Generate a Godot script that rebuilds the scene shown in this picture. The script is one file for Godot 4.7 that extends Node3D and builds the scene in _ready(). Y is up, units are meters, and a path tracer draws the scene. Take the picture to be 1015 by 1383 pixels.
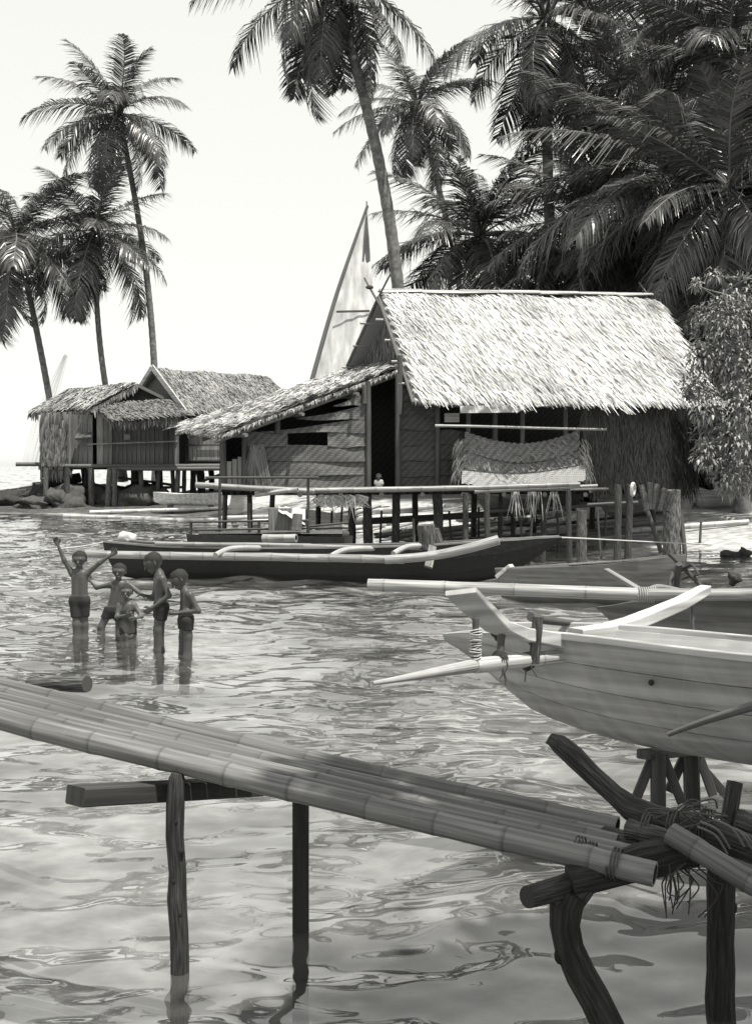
extends Node3D
# A stilt village on a tropical shore, in black and white: bamboo gangway, canoes, huts, palms, bathing children.
# Metres, y up, water level 0. The camera stands at (0, EYE, 0) and looks along -z.
const EYE := 1.8
const FOC := 1850.0
const HORIZON := 628.0

var rng := RandomNumberGenerator.new()
var M := {}
var taken := {}
var waves := []
var fronds := []

# ---------------------------------------------------------------- mesh builder
class MB:
	var v := PackedVector3Array()
	var n := PackedVector3Array()
	var c := PackedColorArray()
	var t := PackedVector2Array()
	var i := PackedInt32Array()
	func add(p: Vector3, nn: Vector3, col: Color, uv := Vector2.ZERO) -> int:
		v.push_back(p); n.push_back(nn); c.push_back(col); t.push_back(uv)
		return v.size() - 1
	func tri(a: int, b: int, d: int):
		i.push_back(a); i.push_back(b); i.push_back(d)
	func quad(a: Vector3, b: Vector3, d: Vector3, e: Vector3, col: Color):
		var nn := (b - a).cross(e - a)
		if nn.length_squared() < 1e-14:
			nn = (d - b).cross(e - b)
		nn = nn.normalized()
		var k := add(a, nn, col, Vector2(0, 0)); add(b, nn, col, Vector2((b - a).length(), 0)); add(d, nn, col, Vector2((b - a).length(), (d - b).length())); add(e, nn, col, Vector2(0, (e - a).length()))
		tri(k, k + 1, k + 2); tri(k, k + 2, k + 3)
	func tri3(a: Vector3, b: Vector3, d: Vector3, col: Color):
		var nn := (b - a).cross(d - a).normalized()
		var k := add(a, nn, col); add(b, nn, col, Vector2((b - a).length(), 0)); add(d, nn, col, Vector2(0, (d - a).length()))
		tri(k, k + 1, k + 2)
	# a round bar through pts; rad and cols one per point; capin > 0 makes hollow ends
	func tube(pts: Array, rad: Array, sides: int, cols: Array, capin := 0.0, capcol := Color(0.05, 0.05, 0.05), squash := 1.0):
		var up := Vector3(0, 1, 0)
		var t0: Vector3 = (pts[1] - pts[0]).normalized()
		if absf(t0.dot(up)) > 0.9:
			up = Vector3(1, 0, 0)
		var side: Vector3 = t0.cross(up).normalized()
		var dist := 0.0
		var base := v.size()
		var m := pts.size()
		for k in m:
			var tg: Vector3 = (pts[mini(k + 1, m - 1)] - pts[maxi(k - 1, 0)]).normalized()
			side = (side - tg * side.dot(tg)).normalized()
			var upv: Vector3 = side.cross(tg)
			if k > 0:
				dist += (pts[k] - pts[k - 1]).length()
			for j in sides + 1:
				var a := TAU * j / sides
				var dr: Vector3 = side * cos(a) + upv * sin(a) * squash
				var slope := 0.0
				if m > 2:
					var ka := maxi(k - 1, 0); var kb := mini(k + 1, m - 1)
					slope = (rad[ka] - rad[kb]) / maxf(0.001, (pts[kb] - pts[ka]).length())
				add(pts[k] + dr * rad[k], (dr + tg * clampf(slope, -2.0, 2.0)).normalized(), cols[mini(k, cols.size() - 1)], Vector2(float(j) / sides, dist))
		var w := sides + 1
		for k in m - 1:
			for j in sides:
				var a := base + k * w + j
				tri(a, a + 1, a + w); tri(a + 1, a + w + 1, a + w)
		for e in [0, m - 1]:
			if rad[e] < 0.0015:
				continue
			var tg: Vector3 = (pts[0] - pts[1]).normalized() if e == 0 else (pts[m - 1] - pts[m - 2]).normalized()
			var ring := base + int(e) * w
			var col: Color = cols[mini(e, cols.size() - 1)]
			if capin > 0.0:
				var cen: Vector3 = pts[e]
				var k0 := v.size()
				for j in sides + 1:
					add(v[ring + j], tg, col.lightened(0.15))
					add(cen + (v[ring + j] - cen) * 0.76, tg, col.lightened(0.15))
				for j in sides:
					tri(k0 + j * 2, k0 + j * 2 + 1, k0 + j * 2 + 2); tri(k0 + j * 2 + 1, k0 + j * 2 + 3, k0 + j * 2 + 2)
				var k1 := v.size()
				for j in sides + 1:
					var q: Vector3 = cen + (v[ring + j] - cen) * 0.76
					var inw := (cen - q).normalized()
					add(q, inw, capcol); add(q - tg * capin, inw, capcol)
				for j in sides:
					tri(k1 + j * 2, k1 + j * 2 + 1, k1 + j * 2 + 2); tri(k1 + j * 2 + 1, k1 + j * 2 + 3, k1 + j * 2 + 2)
				var cc := add(cen - tg * capin, tg, capcol)
				for j in sides:
					var p1 := add(v[k1 + j * 2 + 1], tg, capcol); var p2 := add(v[k1 + j * 2 + 3], tg, capcol)
					tri(cc, p1, p2)
			else:
				var cc := add(pts[e] + tg * rad[e] * 0.12, tg, col)
				var k0 := v.size()
				for j in sides + 1:
					add(v[ring + j], tg, col)
				for j in sides:
					tri(cc, k0 + j, k0 + j + 1)
	# a sawn beam with chamfered edges between a and b
	func bar(a: Vector3, b: Vector3, w: float, h: float, col: Color, up := Vector3.UP, ch := 0.12):
		var d := (b - a).normalized()
		if absf(d.dot(up)) > 0.95:
			up = Vector3(0, 0, 1)
		var s := d.cross(up).normalized()
		var u := s.cross(d).normalized()
		var cw := w * 0.5; var hh := h * 0.5; var q := minf(w, h) * ch
		var prof := [Vector2(cw, hh - q), Vector2(cw - q, hh), Vector2(-cw + q, hh), Vector2(-cw, hh - q), Vector2(-cw, -hh + q), Vector2(-cw + q, -hh), Vector2(cw - q, -hh), Vector2(cw, -hh + q)]
		var L := (b - a).length()
		for k in 8:
			var p: Vector2 = prof[k]; var r: Vector2 = prof[(k + 1) % 8]
			var nn := (s * (p.x + r.x) + u * (p.y + r.y)); nn = (nn - d * nn.dot(d))
			var e := r - p
			nn = (s * e.y - u * e.x).normalized()
			if nn.dot(s * (p.x + r.x) + u * (p.y + r.y)) < 0:
				nn = -nn
			var k0 := add(a + s * p.x + u * p.y, nn, col, Vector2(p.x + p.y, 0)); add(a + s * r.x + u * r.y, nn, col, Vector2(r.x + r.y, 0)); add(b + s * r.x + u * r.y, nn, col, Vector2(r.x + r.y, L)); add(b + s * p.x + u * p.y, nn, col, Vector2(p.x + p.y, L))
			tri(k0, k0 + 1, k0 + 2); tri(k0, k0 + 2, k0 + 3)
		for e in [[a, -d], [b, d]]:
			var k0 := v.size()
			for k in 8:
				add(e[0] + s * prof[k].x + u * prof[k].y, e[1], col, prof[k])
			for k in range(1, 7):
				tri(k0, k0 + k, k0 + k + 1)
	# a flat leaf blade: root, tip, half width vector
	func blade(root: Vector3, mid: Vector3, tip: Vector3, wv: Vector3, col: Color, tipw := 0.25):
		var nn := wv.cross(mid - root)
		if nn.length_squared() < 1e-16:
			return
		nn = nn.normalized()
		if nn.y < 0:
			nn = -nn
		var n2 := wv.cross(tip - mid).normalized()
		if n2.dot(nn) < 0:
			n2 = -n2
		var nm := (nn + n2).normalized()
		var k := add(root - wv * 0.7, nn, col, Vector2(0, 0)); add(root + wv * 0.7, nn, col, Vector2(1, 0)); add(mid - wv, nm, col, Vector2(0, 0.5)); add(mid + wv, nm, col, Vector2(1, 0.5)); add(tip - wv * tipw, n2, col, Vector2(0, 1)); add(tip + wv * tipw, n2, col, Vector2(1, 1))
		tri(k, k + 1, k + 3); tri(k, k + 3, k + 2); tri(k + 2, k + 3, k + 5); tri(k + 2, k + 5, k + 4)
	# a sheet of rows x cols points with smooth normals
	func sheet(p: Array, rows: int, cols: int, col: Color, colarr := []):
		var base := v.size()
		for r in rows:
			for q in cols:
				var dx: Vector3 = p[r * cols + mini(q + 1, cols - 1)] - p[r * cols + maxi(q - 1, 0)]
				var dy: Vector3 = p[mini(r + 1, rows - 1) * cols + q] - p[maxi(r - 1, 0) * cols + q]
				var nn := dx.cross(dy)
				nn = nn.normalized() if nn.length_squared() > 1e-16 else Vector3.UP
				add(p[r * cols + q], nn, colarr[r * cols + q] if colarr.size() else col, Vector2(q, r))
		for r in rows - 1:
			for q in cols - 1:
				var a := base + r * cols + q
				tri(a, a + 1, a + cols); tri(a + 1, a + cols + 1, a + cols)
	func mesh(origin: Vector3, fix := true) -> ArrayMesh:
		if origin != Vector3.ZERO:
			for k in v.size():
				v[k] -= origin
		if fix:
			for k in range(0, i.size(), 3):
				var a := i[k]; var b := i[k + 1]; var d := i[k + 2]
				if (v[b] - v[a]).cross(v[d] - v[a]).dot(n[a] + n[b] + n[d]) > 0.0:
					i[k + 1] = d; i[k + 2] = b
		var arr := []
		arr.resize(Mesh.ARRAY_MAX)
		arr[Mesh.ARRAY_VERTEX] = v; arr[Mesh.ARRAY_NORMAL] = n; arr[Mesh.ARRAY_COLOR] = c; arr[Mesh.ARRAY_TEX_UV] = t; arr[Mesh.ARRAY_INDEX] = i
		var m := ArrayMesh.new()
		m.add_surface_from_arrays(Mesh.PRIMITIVE_TRIANGLES, arr)
		return m

# ---------------------------------------------------------------- scene helpers
func at(x: float, y: float, d: float) -> Vector3:   # a point of the place at distance d seen in that direction
	return Vector3((x - 507.5) / FOC * d, EYE + (HORIZON - y) / FOC * d, -d)
func wl(y: float) -> float:                        # distance of a point of the water line
	return EYE * FOC / (y - HORIZON)
func g(k: float) -> Color:
	return Color(k, k, k)
func rv(a: float, b: float) -> float:
	return rng.randf_range(a, b)
func numbered(called: String, parent: Node) -> String:
	var key := str(parent.get_instance_id()) + called
	var k: int = taken.get(key, 0)
	taken[key] = k + 1
	return called if k == 0 else "%s_%03d" % [called, k]
func thing(called: String, label: String, category: String, base: Vector3, group := "") -> Node3D:
	var o := Node3D.new()
	o.name = numbered(called, self)
	add_child(o)
	o.position = base
	return tag(o, label, category, group)
func tag(o: Node3D, label: String, category: String, group := "") -> Node3D:
	o.set_meta("label", label); o.set_meta("category", category)
	if group != "":
		o.set_meta("group", group)
	return o
func origin_of(p: Node) -> Vector3:
	var o := Vector3.ZERO
	while p != self and p != null:
		o += (p as Node3D).position
		p = p.get_parent()
	return o
func part(called: String, mb: MB, mat: Material, parent: Node, kind := "", fix := true) -> MeshInstance3D:
	var o := MeshInstance3D.new()
	o.name = numbered(called, parent)
	o.mesh = mb.mesh(origin_of(parent), fix)
	o.material_override = mat
	parent.add_child(o, true)
	if kind != "":
		o.set_meta("kind", kind)
	return o
func one(called: String, mb: MB, mat: Material, label: String, category: String, base: Vector3, group := "") -> MeshInstance3D:   # a thing of one mesh
	var o := MeshInstance3D.new()
	o.name = numbered(called, self)
	o.mesh = mb.mesh(base)
	o.material_override = mat
	add_child(o)
	o.position = base
	tag(o, label, category, group)
	return o
func samp(a: Array, x: float) -> float:            # smooth line through [x, value] pairs
	if x <= a[0][0]:
		return a[0][1]
	for k in range(1, a.size()):
		if x <= a[k][0]:
			var u: float = (x - a[k - 1][0]) / (a[k][0] - a[k - 1][0])
			var p0: float = a[maxi(k - 2, 0)][1]; var p3: float = a[mini(k + 1, a.size() - 1)][1]
			return cubic_interpolate(a[k - 1][1], a[k][1], p0, p3, u)
	return a[a.size() - 1][1]
func lin(a: Array, x: float) -> float:
	if x <= a[0][0]:
		return a[0][1]
	for k in range(1, a.size()):
		if x <= a[k][0]:
			return lerpf(a[k - 1][1], a[k][1], (x - a[k - 1][0]) / (a[k][0] - a[k - 1][0]))
	return a[a.size() - 1][1]

# ---------------------------------------------------------------- materials
func noise_tex(w: int, h: int, freq: float, oct: int, lo: float, hi: float, stretch := 1, seed_ := 1, power := 1.0, flat := false) -> ImageTexture:
	var nz := FastNoiseLite.new()
	nz.noise_type = FastNoiseLite.TYPE_SIMPLEX_SMOOTH
	nz.seed = seed_
	nz.frequency = freq
	nz.fractal_octaves = oct
	var im := nz.get_seamless_image(w, h / stretch)
	im.convert(Image.FORMAT_L8)
	var by := im.get_data()
	for k in by.size():
		var u := pow(by[k] / 255.0, power)
		by[k] = int(clampf(lo + (hi - lo) * u, 0, 1) * 255)
	im = Image.create_from_data(w, h / stretch, false, Image.FORMAT_L8, by)
	if stretch > 1:
		im.resize(w, h, Image.INTERPOLATE_CUBIC)
	if flat:
		im.rotate_90(CLOCKWISE)
	im.convert(Image.FORMAT_RGB8)
	im.generate_mipmaps()
	return ImageTexture.create_from_image(im)
func weave_tex() -> ImageTexture:                  # twill of flat leaf strips
	var w := 128
	var im := Image.create(w, w, false, Image.FORMAT_RGB8)
	for y in w:
		for x in w:
			var cx := x / 8; var cy := y / 8
			var over := (cx + cy) % 4 < 2
			var fx := (x % 8) / 7.0; var fy := (y % 8) / 7.0
			var e := minf(fy, 1 - fy) if over else minf(fx, 1 - fx)
			var h := hash(Vector2i(cx if not over else cy + 77, 3 if over else 5)) % 100 / 100.0
			var k := (0.92 if over else 0.74) - 0.12 * h
			if e < 0.12:
				k *= 0.62
			im.set_pixel(x, y, Color(k, k, k))
	im.generate_mipmaps()
	return ImageTexture.create_from_image(im)
func mk(rough: float, tex: Texture2D, scale := Vector3.ONE, tri := false, bump: Texture2D = null, bumpcm := 0.0, spec := 0.5) -> StandardMaterial3D:
	var m := StandardMaterial3D.new()
	m.vertex_color_use_as_albedo = true
	m.roughness = rough
	m.metallic_specular = spec
	m.cull_mode = BaseMaterial3D.CULL_DISABLED
	m.albedo_texture = tex
	m.uv1_scale = scale
	m.uv1_triplanar = tri
	m.uv1_world_triplanar = tri
	if bump:
		m.heightmap_enabled = true
		m.heightmap_texture = bump
		m.heightmap_scale = bumpcm
	return m
func make_materials():
	var streak := noise_tex(256, 512, 0.05, 4, 0.62, 1.0, 16, 3)
	var fine := noise_tex(512, 512, 0.06, 4, 0.62, 1.0, 1, 5)
	var blotch := noise_tex(512, 512, 0.014, 5, 0.62, 1.08, 1, 8)
	var grainy := noise_tex(512, 512, 0.02, 5, 0.66, 1.05, 16, 21, 1.0, true)
	var grain := noise_tex(512, 512, 0.25, 2, 0.7, 1.0, 1, 9)
	var stain := noise_tex(256, 512, 0.025, 4, 0.62, 1.05, 8, 31)
	var crack := noise_tex(512, 512, 0.035, 5, 0.35, 1.15, 3, 41)
	M.bamboo = mk(0.45, stain, Vector3(2, 0.7, 1), false, streak, 0.025)
	M.wood = mk(0.75, streak, Vector3(2.5, 0.7, 1), false, streak, 0.25)
	M.plank = mk(0.6, grainy, Vector3(1.3, 1.3, 1.3), true, fine, 0.05)
	M.bark = mk(0.9, crack, Vector3(1, 0.9, 1), false, crack, 1.0)
	M.trunk = mk(0.9, blotch, Vector3(0.8, 0.8, 0.8), true, fine, 0.8)
	M.thatch = mk(0.8, null)
	M.leaf = mk(0.3, null, Vector3.ONE, false, null, 0.0, 0.5)
	M.leaf.backlight_enabled = true
	M.leaf.backlight = Color(0.35, 0.35, 0.35)
	M.softleaf = mk(0.55, null)
	M.softleaf.backlight_enabled = true
	M.softleaf.backlight = Color(0.5, 0.5, 0.5)
	M.sand = mk(0.95, blotch, Vector3(0.35, 0.35, 0.35), true, grain, 0.6)
	M.rock = mk(0.9, blotch, Vector3(0.8, 0.8, 0.8), true, fine, 3.0)
	M.weave = mk(0.7, weave_tex(), Vector3(1.6, 1.6, 1.6), true)
	M.skin = mk(0.46, null, Vector3.ONE, false, null, 0.0, 0.4)
	M.hair = mk(0.85, fine, Vector3(8, 8, 8), true)
	M.cloth = mk(0.85, fine, Vector3(5, 5, 5), true)
	M.sail = mk(0.85, blotch, Vector3(0.5, 0.12, 0.5), true)
	M.sail.backlight_enabled = true
	M.sail.backlight = Color(0.3, 0.3, 0.3)
	M.matweave = mk(0.7, M.weave.albedo_texture, Vector3(0.8, 0.8, 0.8), true)
	M.paint = mk(0.7, blotch, Vector3(0.9, 2.0, 0.9), true)
	M.rope = mk(0.9, null)
	var nt := StandardMaterial3D.new()
	nt.albedo_color = Color(0.4, 0.4, 0.39, 0.13)
	nt.transparency = BaseMaterial3D.TRANSPARENCY_ALPHA
	nt.roughness = 0.95
	nt.cull_mode = BaseMaterial3D.CULL_DISABLED
	M.net = nt
	var w := StandardMaterial3D.new()
	w.albedo_color = Color(0.36, 0.36, 0.355, 0.48)
	w.transparency = BaseMaterial3D.TRANSPARENCY_ALPHA
	w.roughness = 0.02
	w.metallic_specular = 0.7
	w.clearcoat_enabled = true
	w.clearcoat = 1.0
	w.clearcoat_roughness = 0.02
	M.water = w

# ---------------------------------------------------------------- shapes shared by many things
func bamboo(mb: MB, a: Vector3, b: Vector3, r0: float, r1: float, col: float, step := 0.38, sides := 10, sag := 0.0, hollow := true):
	var L := (b - a).length()
	var n := maxi(2, int(L / step))
	var pts := []; var rad := []; var cols := []
	var wob := Vector3(rv(-1, 1), rv(-1, 1), rv(-1, 1)) * L * 0.0015
	var kink := FastNoiseLite.new(); kink.seed = rng.randi(); kink.frequency = 1.1
	var place := func(u: float) -> Vector3: return Vector3(0, kink.get_noise_1d(u * L * 2.0), kink.get_noise_1d(u * L * 2.0 + 50.0)) * r0 * 0.12 + a.lerp(b, u) + Vector3.DOWN * sag * 4 * u * (1 - u) + wob * sin(u * PI * 2.0)
	var us := [[0.0, 1.0, 1.0]]
	var k := rv(0.2, 0.8)
	while k < n - 0.1:
		var u := k / n
		var e := 0.016 / L * (r0 / 0.045)
		var w := rv(0.78, 1.12)
		us.append([u - e * 2.4, 1.0, w]); us.append([u - e * 0.8, 1.035, w * 0.95]); us.append([u - e * 0.2, 1.05, 0.75]); us.append([u + e * 0.15, 1.0, 0.55]); us.append([u + e * 0.6, 1.03, 1.0]); us.append([u + e * 2.2, 0.985, 1.02])
		k += rv(0.85, 1.15)
	us.append([1.0, 1.0, 1.0])
	for s in us:
		pts.append(place.call(clampf(s[0], 0, 1))); rad.append(lerpf(r0, r1, s[0]) * s[1]); cols.append(g(col * s[2]))
	mb.tube(pts, rad, sides, cols, r0 * 1.6 if hollow else 0.0)
func pole(mb: MB, a: Vector3, b: Vector3, r0: float, r1: float, col: float, sides := 8, rough := 0.08, bend := 0.02, segs := 7):   # a rough-barked stick
	var pts := []; var rad := []; var cols := []
	var L := (b - a).length()
	var off := Vector3(rv(-1, 1), rv(-0.3, 0.3), rv(-1, 1)) * L * bend
	for k in segs + 1:
		var u := float(k) / segs
		pts.append(a.lerp(b, u) + off * sin(u * PI) + Vector3(rv(-1, 1), 0, rv(-1, 1)) * r0 * rough)
		rad.append(lerpf(r0, r1, u) * rv(1 - rough, 1 + rough)); cols.append(g(col * rv(0.85, 1.1)))
	mb.tube(pts, rad, sides, cols)
func lashing(mb: MB, c: Vector3, axis: Vector3, r: float, turns: int, thick: float, col: float):   # cord wound round something
	var s := axis.cross(Vector3.UP if absf(axis.dot(Vector3.UP)) < 0.9 else Vector3.RIGHT).normalized()
	var u := axis.cross(s).normalized()
	var pts := []; var rad := []
	for k in turns * 9 + 1:
		var a := TAU * k / 9.0
		pts.append(c + axis * (float(k) / (turns * 9) - 0.5) * turns * thick * 1.8 + (s * cos(a) + u * sin(a)) * r); rad.append(thick * 0.5)
	mb.tube(pts, rad, 5, [g(col)])
func ellipsoid(mb: MB, c: Vector3, r: Vector3, col: Color, nz: FastNoiseLite = null, amp := 0.0, segs := 12):
	var base := mb.v.size()
	var pts := []; var cols := []
	for k in segs + 1:
		for j in segs * 2 + 1:
			var a := PI * k / segs; var b := TAU * (j % (segs * 2)) / (segs * 2)
			var d := Vector3(sin(a) * cos(b), cos(a), sin(a) * sin(b))
			var f := 1.0
			if nz:
				f += amp * nz.get_noise_3dv(d * 1.0 + c * 3.7) * 1.6 + amp * 0.35 * nz.get_noise_3dv(d * 3.1 - c)
			pts.append(c + d * r * f); cols.append(col)
	mb.sheet(pts, segs + 1, segs * 2 + 1, col, cols)
	for k in range(base, mb.v.size()):
		var out := (mb.v[k] - c) / r
		if mb.n[k].dot(out) < 0:
			mb.n[k] = -mb.n[k]
		var row := (k - base) / (segs * 2 + 1)
		if row == 0 or row == segs:
			mb.n[k] = Vector3.UP if row == 0 else Vector3.DOWN
	for row in segs + 1:   # one normal along the seam
		var s0 := base + row * (segs * 2 + 1)
		var nn := (mb.n[s0] + mb.n[s0 + segs * 2]).normalized()
		mb.n[s0] = nn; mb.n[s0 + segs * 2] = nn

# ---------------------------------------------------------------- water and ground
func wave(x: float, z: float) -> Vector3:          # height and its two slopes
	var h := 0.0; var sx := 0.0; var sz := 0.0
	for w in waves:
		var ph: float = w[0] * x + w[1] * z + w[3]
		var ph2: float = ph + 0.9 * sin(w[4] * x + w[5] * z + w[6])
		var c: float = cos(ph2) * w[2]
		h += sin(ph2) * w[2]; sx += c * w[0]; sz += c * w[1]
	return Vector3(sx, h, sz)
func make_waves():
	for k in 19:
		var L := 0.13 * pow(1.21, k)
		var a := rv(-0.75, 0.75) + (PI / 2)
		if k % 3 == 0:
			a = rv(0, TAU)
		var kk := TAU / L
		var slope := 0.044 if L < 0.4 else (0.078 if L < 1.8 else 0.035)
		var b := rv(0, TAU)
		waves.append([cos(a) * kk, sin(a) * kk, slope / kk, rv(0, TAU), cos(b) * kk * 0.31, sin(b) * kk * 0.31, rv(0, TAU)])
func shore(x: float) -> float:
	return lin([[-60, 52], [-14, 51], [-7, 49], [-2, 41], [0, 36], [2, 32.5], [5, 30.5], [7, 29], [9, 26.5], [14, 22], [40, 16]], x)
func inland(x: float, d: float) -> float:
	return minf(d - shore(x), lin([[-60, 61], [-16, 61], [-9, 63], [-5, 80], [0, 600]], x) - d)
var gnoise := FastNoiseLite.new()
func ground_y(x: float, z: float) -> float:
	var d := -z
	var m := inland(x, d)
	var nz := gnoise.get_noise_2d(x * 3.0, z * 3.0)
	if m > 0:
		return minf(0.75, m * 0.085) + nz * 0.09 * minf(1, m)
	var deep := -minf(0.42, -m * 0.07)
	if d > 48 and x < -4:
		deep = -minf(2.0, -m * 0.1)
	var bar := exp(-((x - 2.2) * (x - 2.2) / 2.2 + (d - 7.6) * (d - 7.6) / 1.6))
	deep += 0.27 * bar
	return minf(deep + nz * 0.07, -0.04 + m * 0.01) if m < -1.5 else deep + nz * 0.03
func sheet_grid(d0: float, d1: float, ratio: float, cols: int, spread: float, plus: float) -> Array:
	var ds := []
	var d := d0
	while d < d1:
		ds.append(d)
		d += maxf(0.012, d * (ratio if d < 70.0 else ratio * 12.0))
	ds.append(d1)
	return [ds, cols, spread, plus]
func make_sea():
	var q := sheet_grid(1.5, 6000.0, 0.0048, 300, 0.46, 1.6)
	var mb := MB.new()
	var ds: Array = q[0]
	var cols: int = q[1]
	for d in ds:
		var half: float = d * q[2] + q[3]
		var fade := 1.0
		for k in cols:
			var x := lerpf(-half, half, float(k) / (cols - 1))
			var w := wave(x, -d)
			# the water near the beach lies calmer
			var calm := clampf(-inland(x, d) / 14.0, 0.25, 1.0) * fade * (0.75 + 0.5 * gnoise.get_noise_2d(x * 5.0 + 300, -d * 2.5))
			mb.v.push_back(Vector3(x, w.y * calm, -d)); mb.n.push_back(Vector3(-w.x * calm, 1, -w.z * calm).normalized())
			mb.c.push_back(Color.WHITE); mb.t.push_back(Vector2(x, d) * 0.01)
	for r in ds.size() - 1:
		for k in cols - 1:
			var a := r * cols + k
			mb.tri(a, a + cols, a + 1); mb.tri(a + 1, a + cols, a + cols + 1)
	var o := part("sea", mb, M.water, self)
	o.set_meta("kind", "structure")
func make_ground():
	var q := sheet_grid(0.6, 5000.0, 0.014, 130, 0.6, 3.0)
	var mb := MB.new()
	var ds: Array = q[0]
	var cols: int = q[1]
	var p := []
	var ca := []
	for d in ds:
		var half: float = d * q[2] + q[3]
		for k in cols:
			var x := lerpf(-half, half, float(k) / (cols - 1))
			p.append(Vector3(x, ground_y(x, -d), -d))
			var mottle := gnoise.get_noise_2d(x * 6.0 + 90, d * 6.0)
			var patch := gnoise.get_noise_2d(x * 11.0 - 40, d * 14.0)
			var c := 0.52 + 0.16 * mottle
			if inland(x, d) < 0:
				c = clampf(0.42 + 0.6 * mottle + 0.4 * patch, 0.10, 0.72)  # bed mottled light and dark to imitate reflections on the water
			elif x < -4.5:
				c = 0.09 + 0.06 * mottle
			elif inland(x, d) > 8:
				c = 0.12 + 0.05 * mottle
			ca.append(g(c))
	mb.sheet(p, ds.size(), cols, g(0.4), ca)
	for k in mb.n.size():
		if mb.n[k].y < 0:
			mb.n[k] = -mb.n[k]
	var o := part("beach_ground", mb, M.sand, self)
	o.set_meta("kind", "structure")

# ---------------------------------------------------------------- palms and other plants
func make_fronds():
	for k in 9:
		var droop: float = [0.7, 1.0, 1.35, 1.7, 2.1, 1.2, 1.5, 0.85, 2.4][k]
		var mb := MB.new()
		var pts := []; var rad := []; var dirs := []
		var p := Vector3.ZERO
		var n := 14
		var yaw := 0.0
		var sway := rv(-0.35, 0.35)
		for s in n + 1:
			var u := float(s) / n
			var pitch := -droop * pow(u, 1.25)
			yaw = sway * u * u
			var d := Vector3(cos(pitch) * cos(yaw), sin(pitch), cos(pitch) * sin(yaw))
			pts.append(p); dirs.append(d); rad.append(lerpf(0.045, 0.006, pow(u, 0.7)))
			p += d * 4.6 / n
		mb.tube(pts, rad, 5, [g(0.2)])
		var count := 78
		for s in count:
			var u := lerpf(0.12, 0.995, float(s) / (count - 1))
			var f := u * n
			var ia := mini(int(f), n - 1)
			var root: Vector3 = pts[ia].lerp(pts[ia + 1], f - ia)
			var d: Vector3 = dirs[ia]
			var sidev := d.cross(Vector3.UP).normalized()
			if d.cross(Vector3.UP).length() < 0.05:
				sidev = Vector3(0, 0, 1)
			var upv := sidev.cross(d).normalized()
			var L := 1.2 * pow(sin(clampf(u * 0.86 + 0.12, 0, 1) * PI), 0.6) * rv(0.85, 1.1)
			for sg in [-1.0, 1.0]:
				if rng.randf() < 0.10:
					continue
				var out: Vector3 = (sidev * sg * 0.85 + d * lerpf(0.35, 0.9, u) + upv * rv(0.0, 0.22)).normalized()
				var hang := Vector3.DOWN * (rv(0.4, 0.95) + 0.2 * sin(s * 0.7)) * L
				var mid: Vector3 = root + out * L * 0.5 + hang * 0.12
				var tip: Vector3 = root + out * L * 0.88 + hang * 0.8
				var wv: Vector3 = (out.cross(upv)).normalized() * 0.024
				wv = (wv + upv * rv(-0.008, 0.012))
				mb.blade(root, mid, tip, wv, g(0.075 * rv(0.55, 1.6)), 0.12)
		fronds.append(mb.mesh(Vector3.ZERO))
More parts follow.
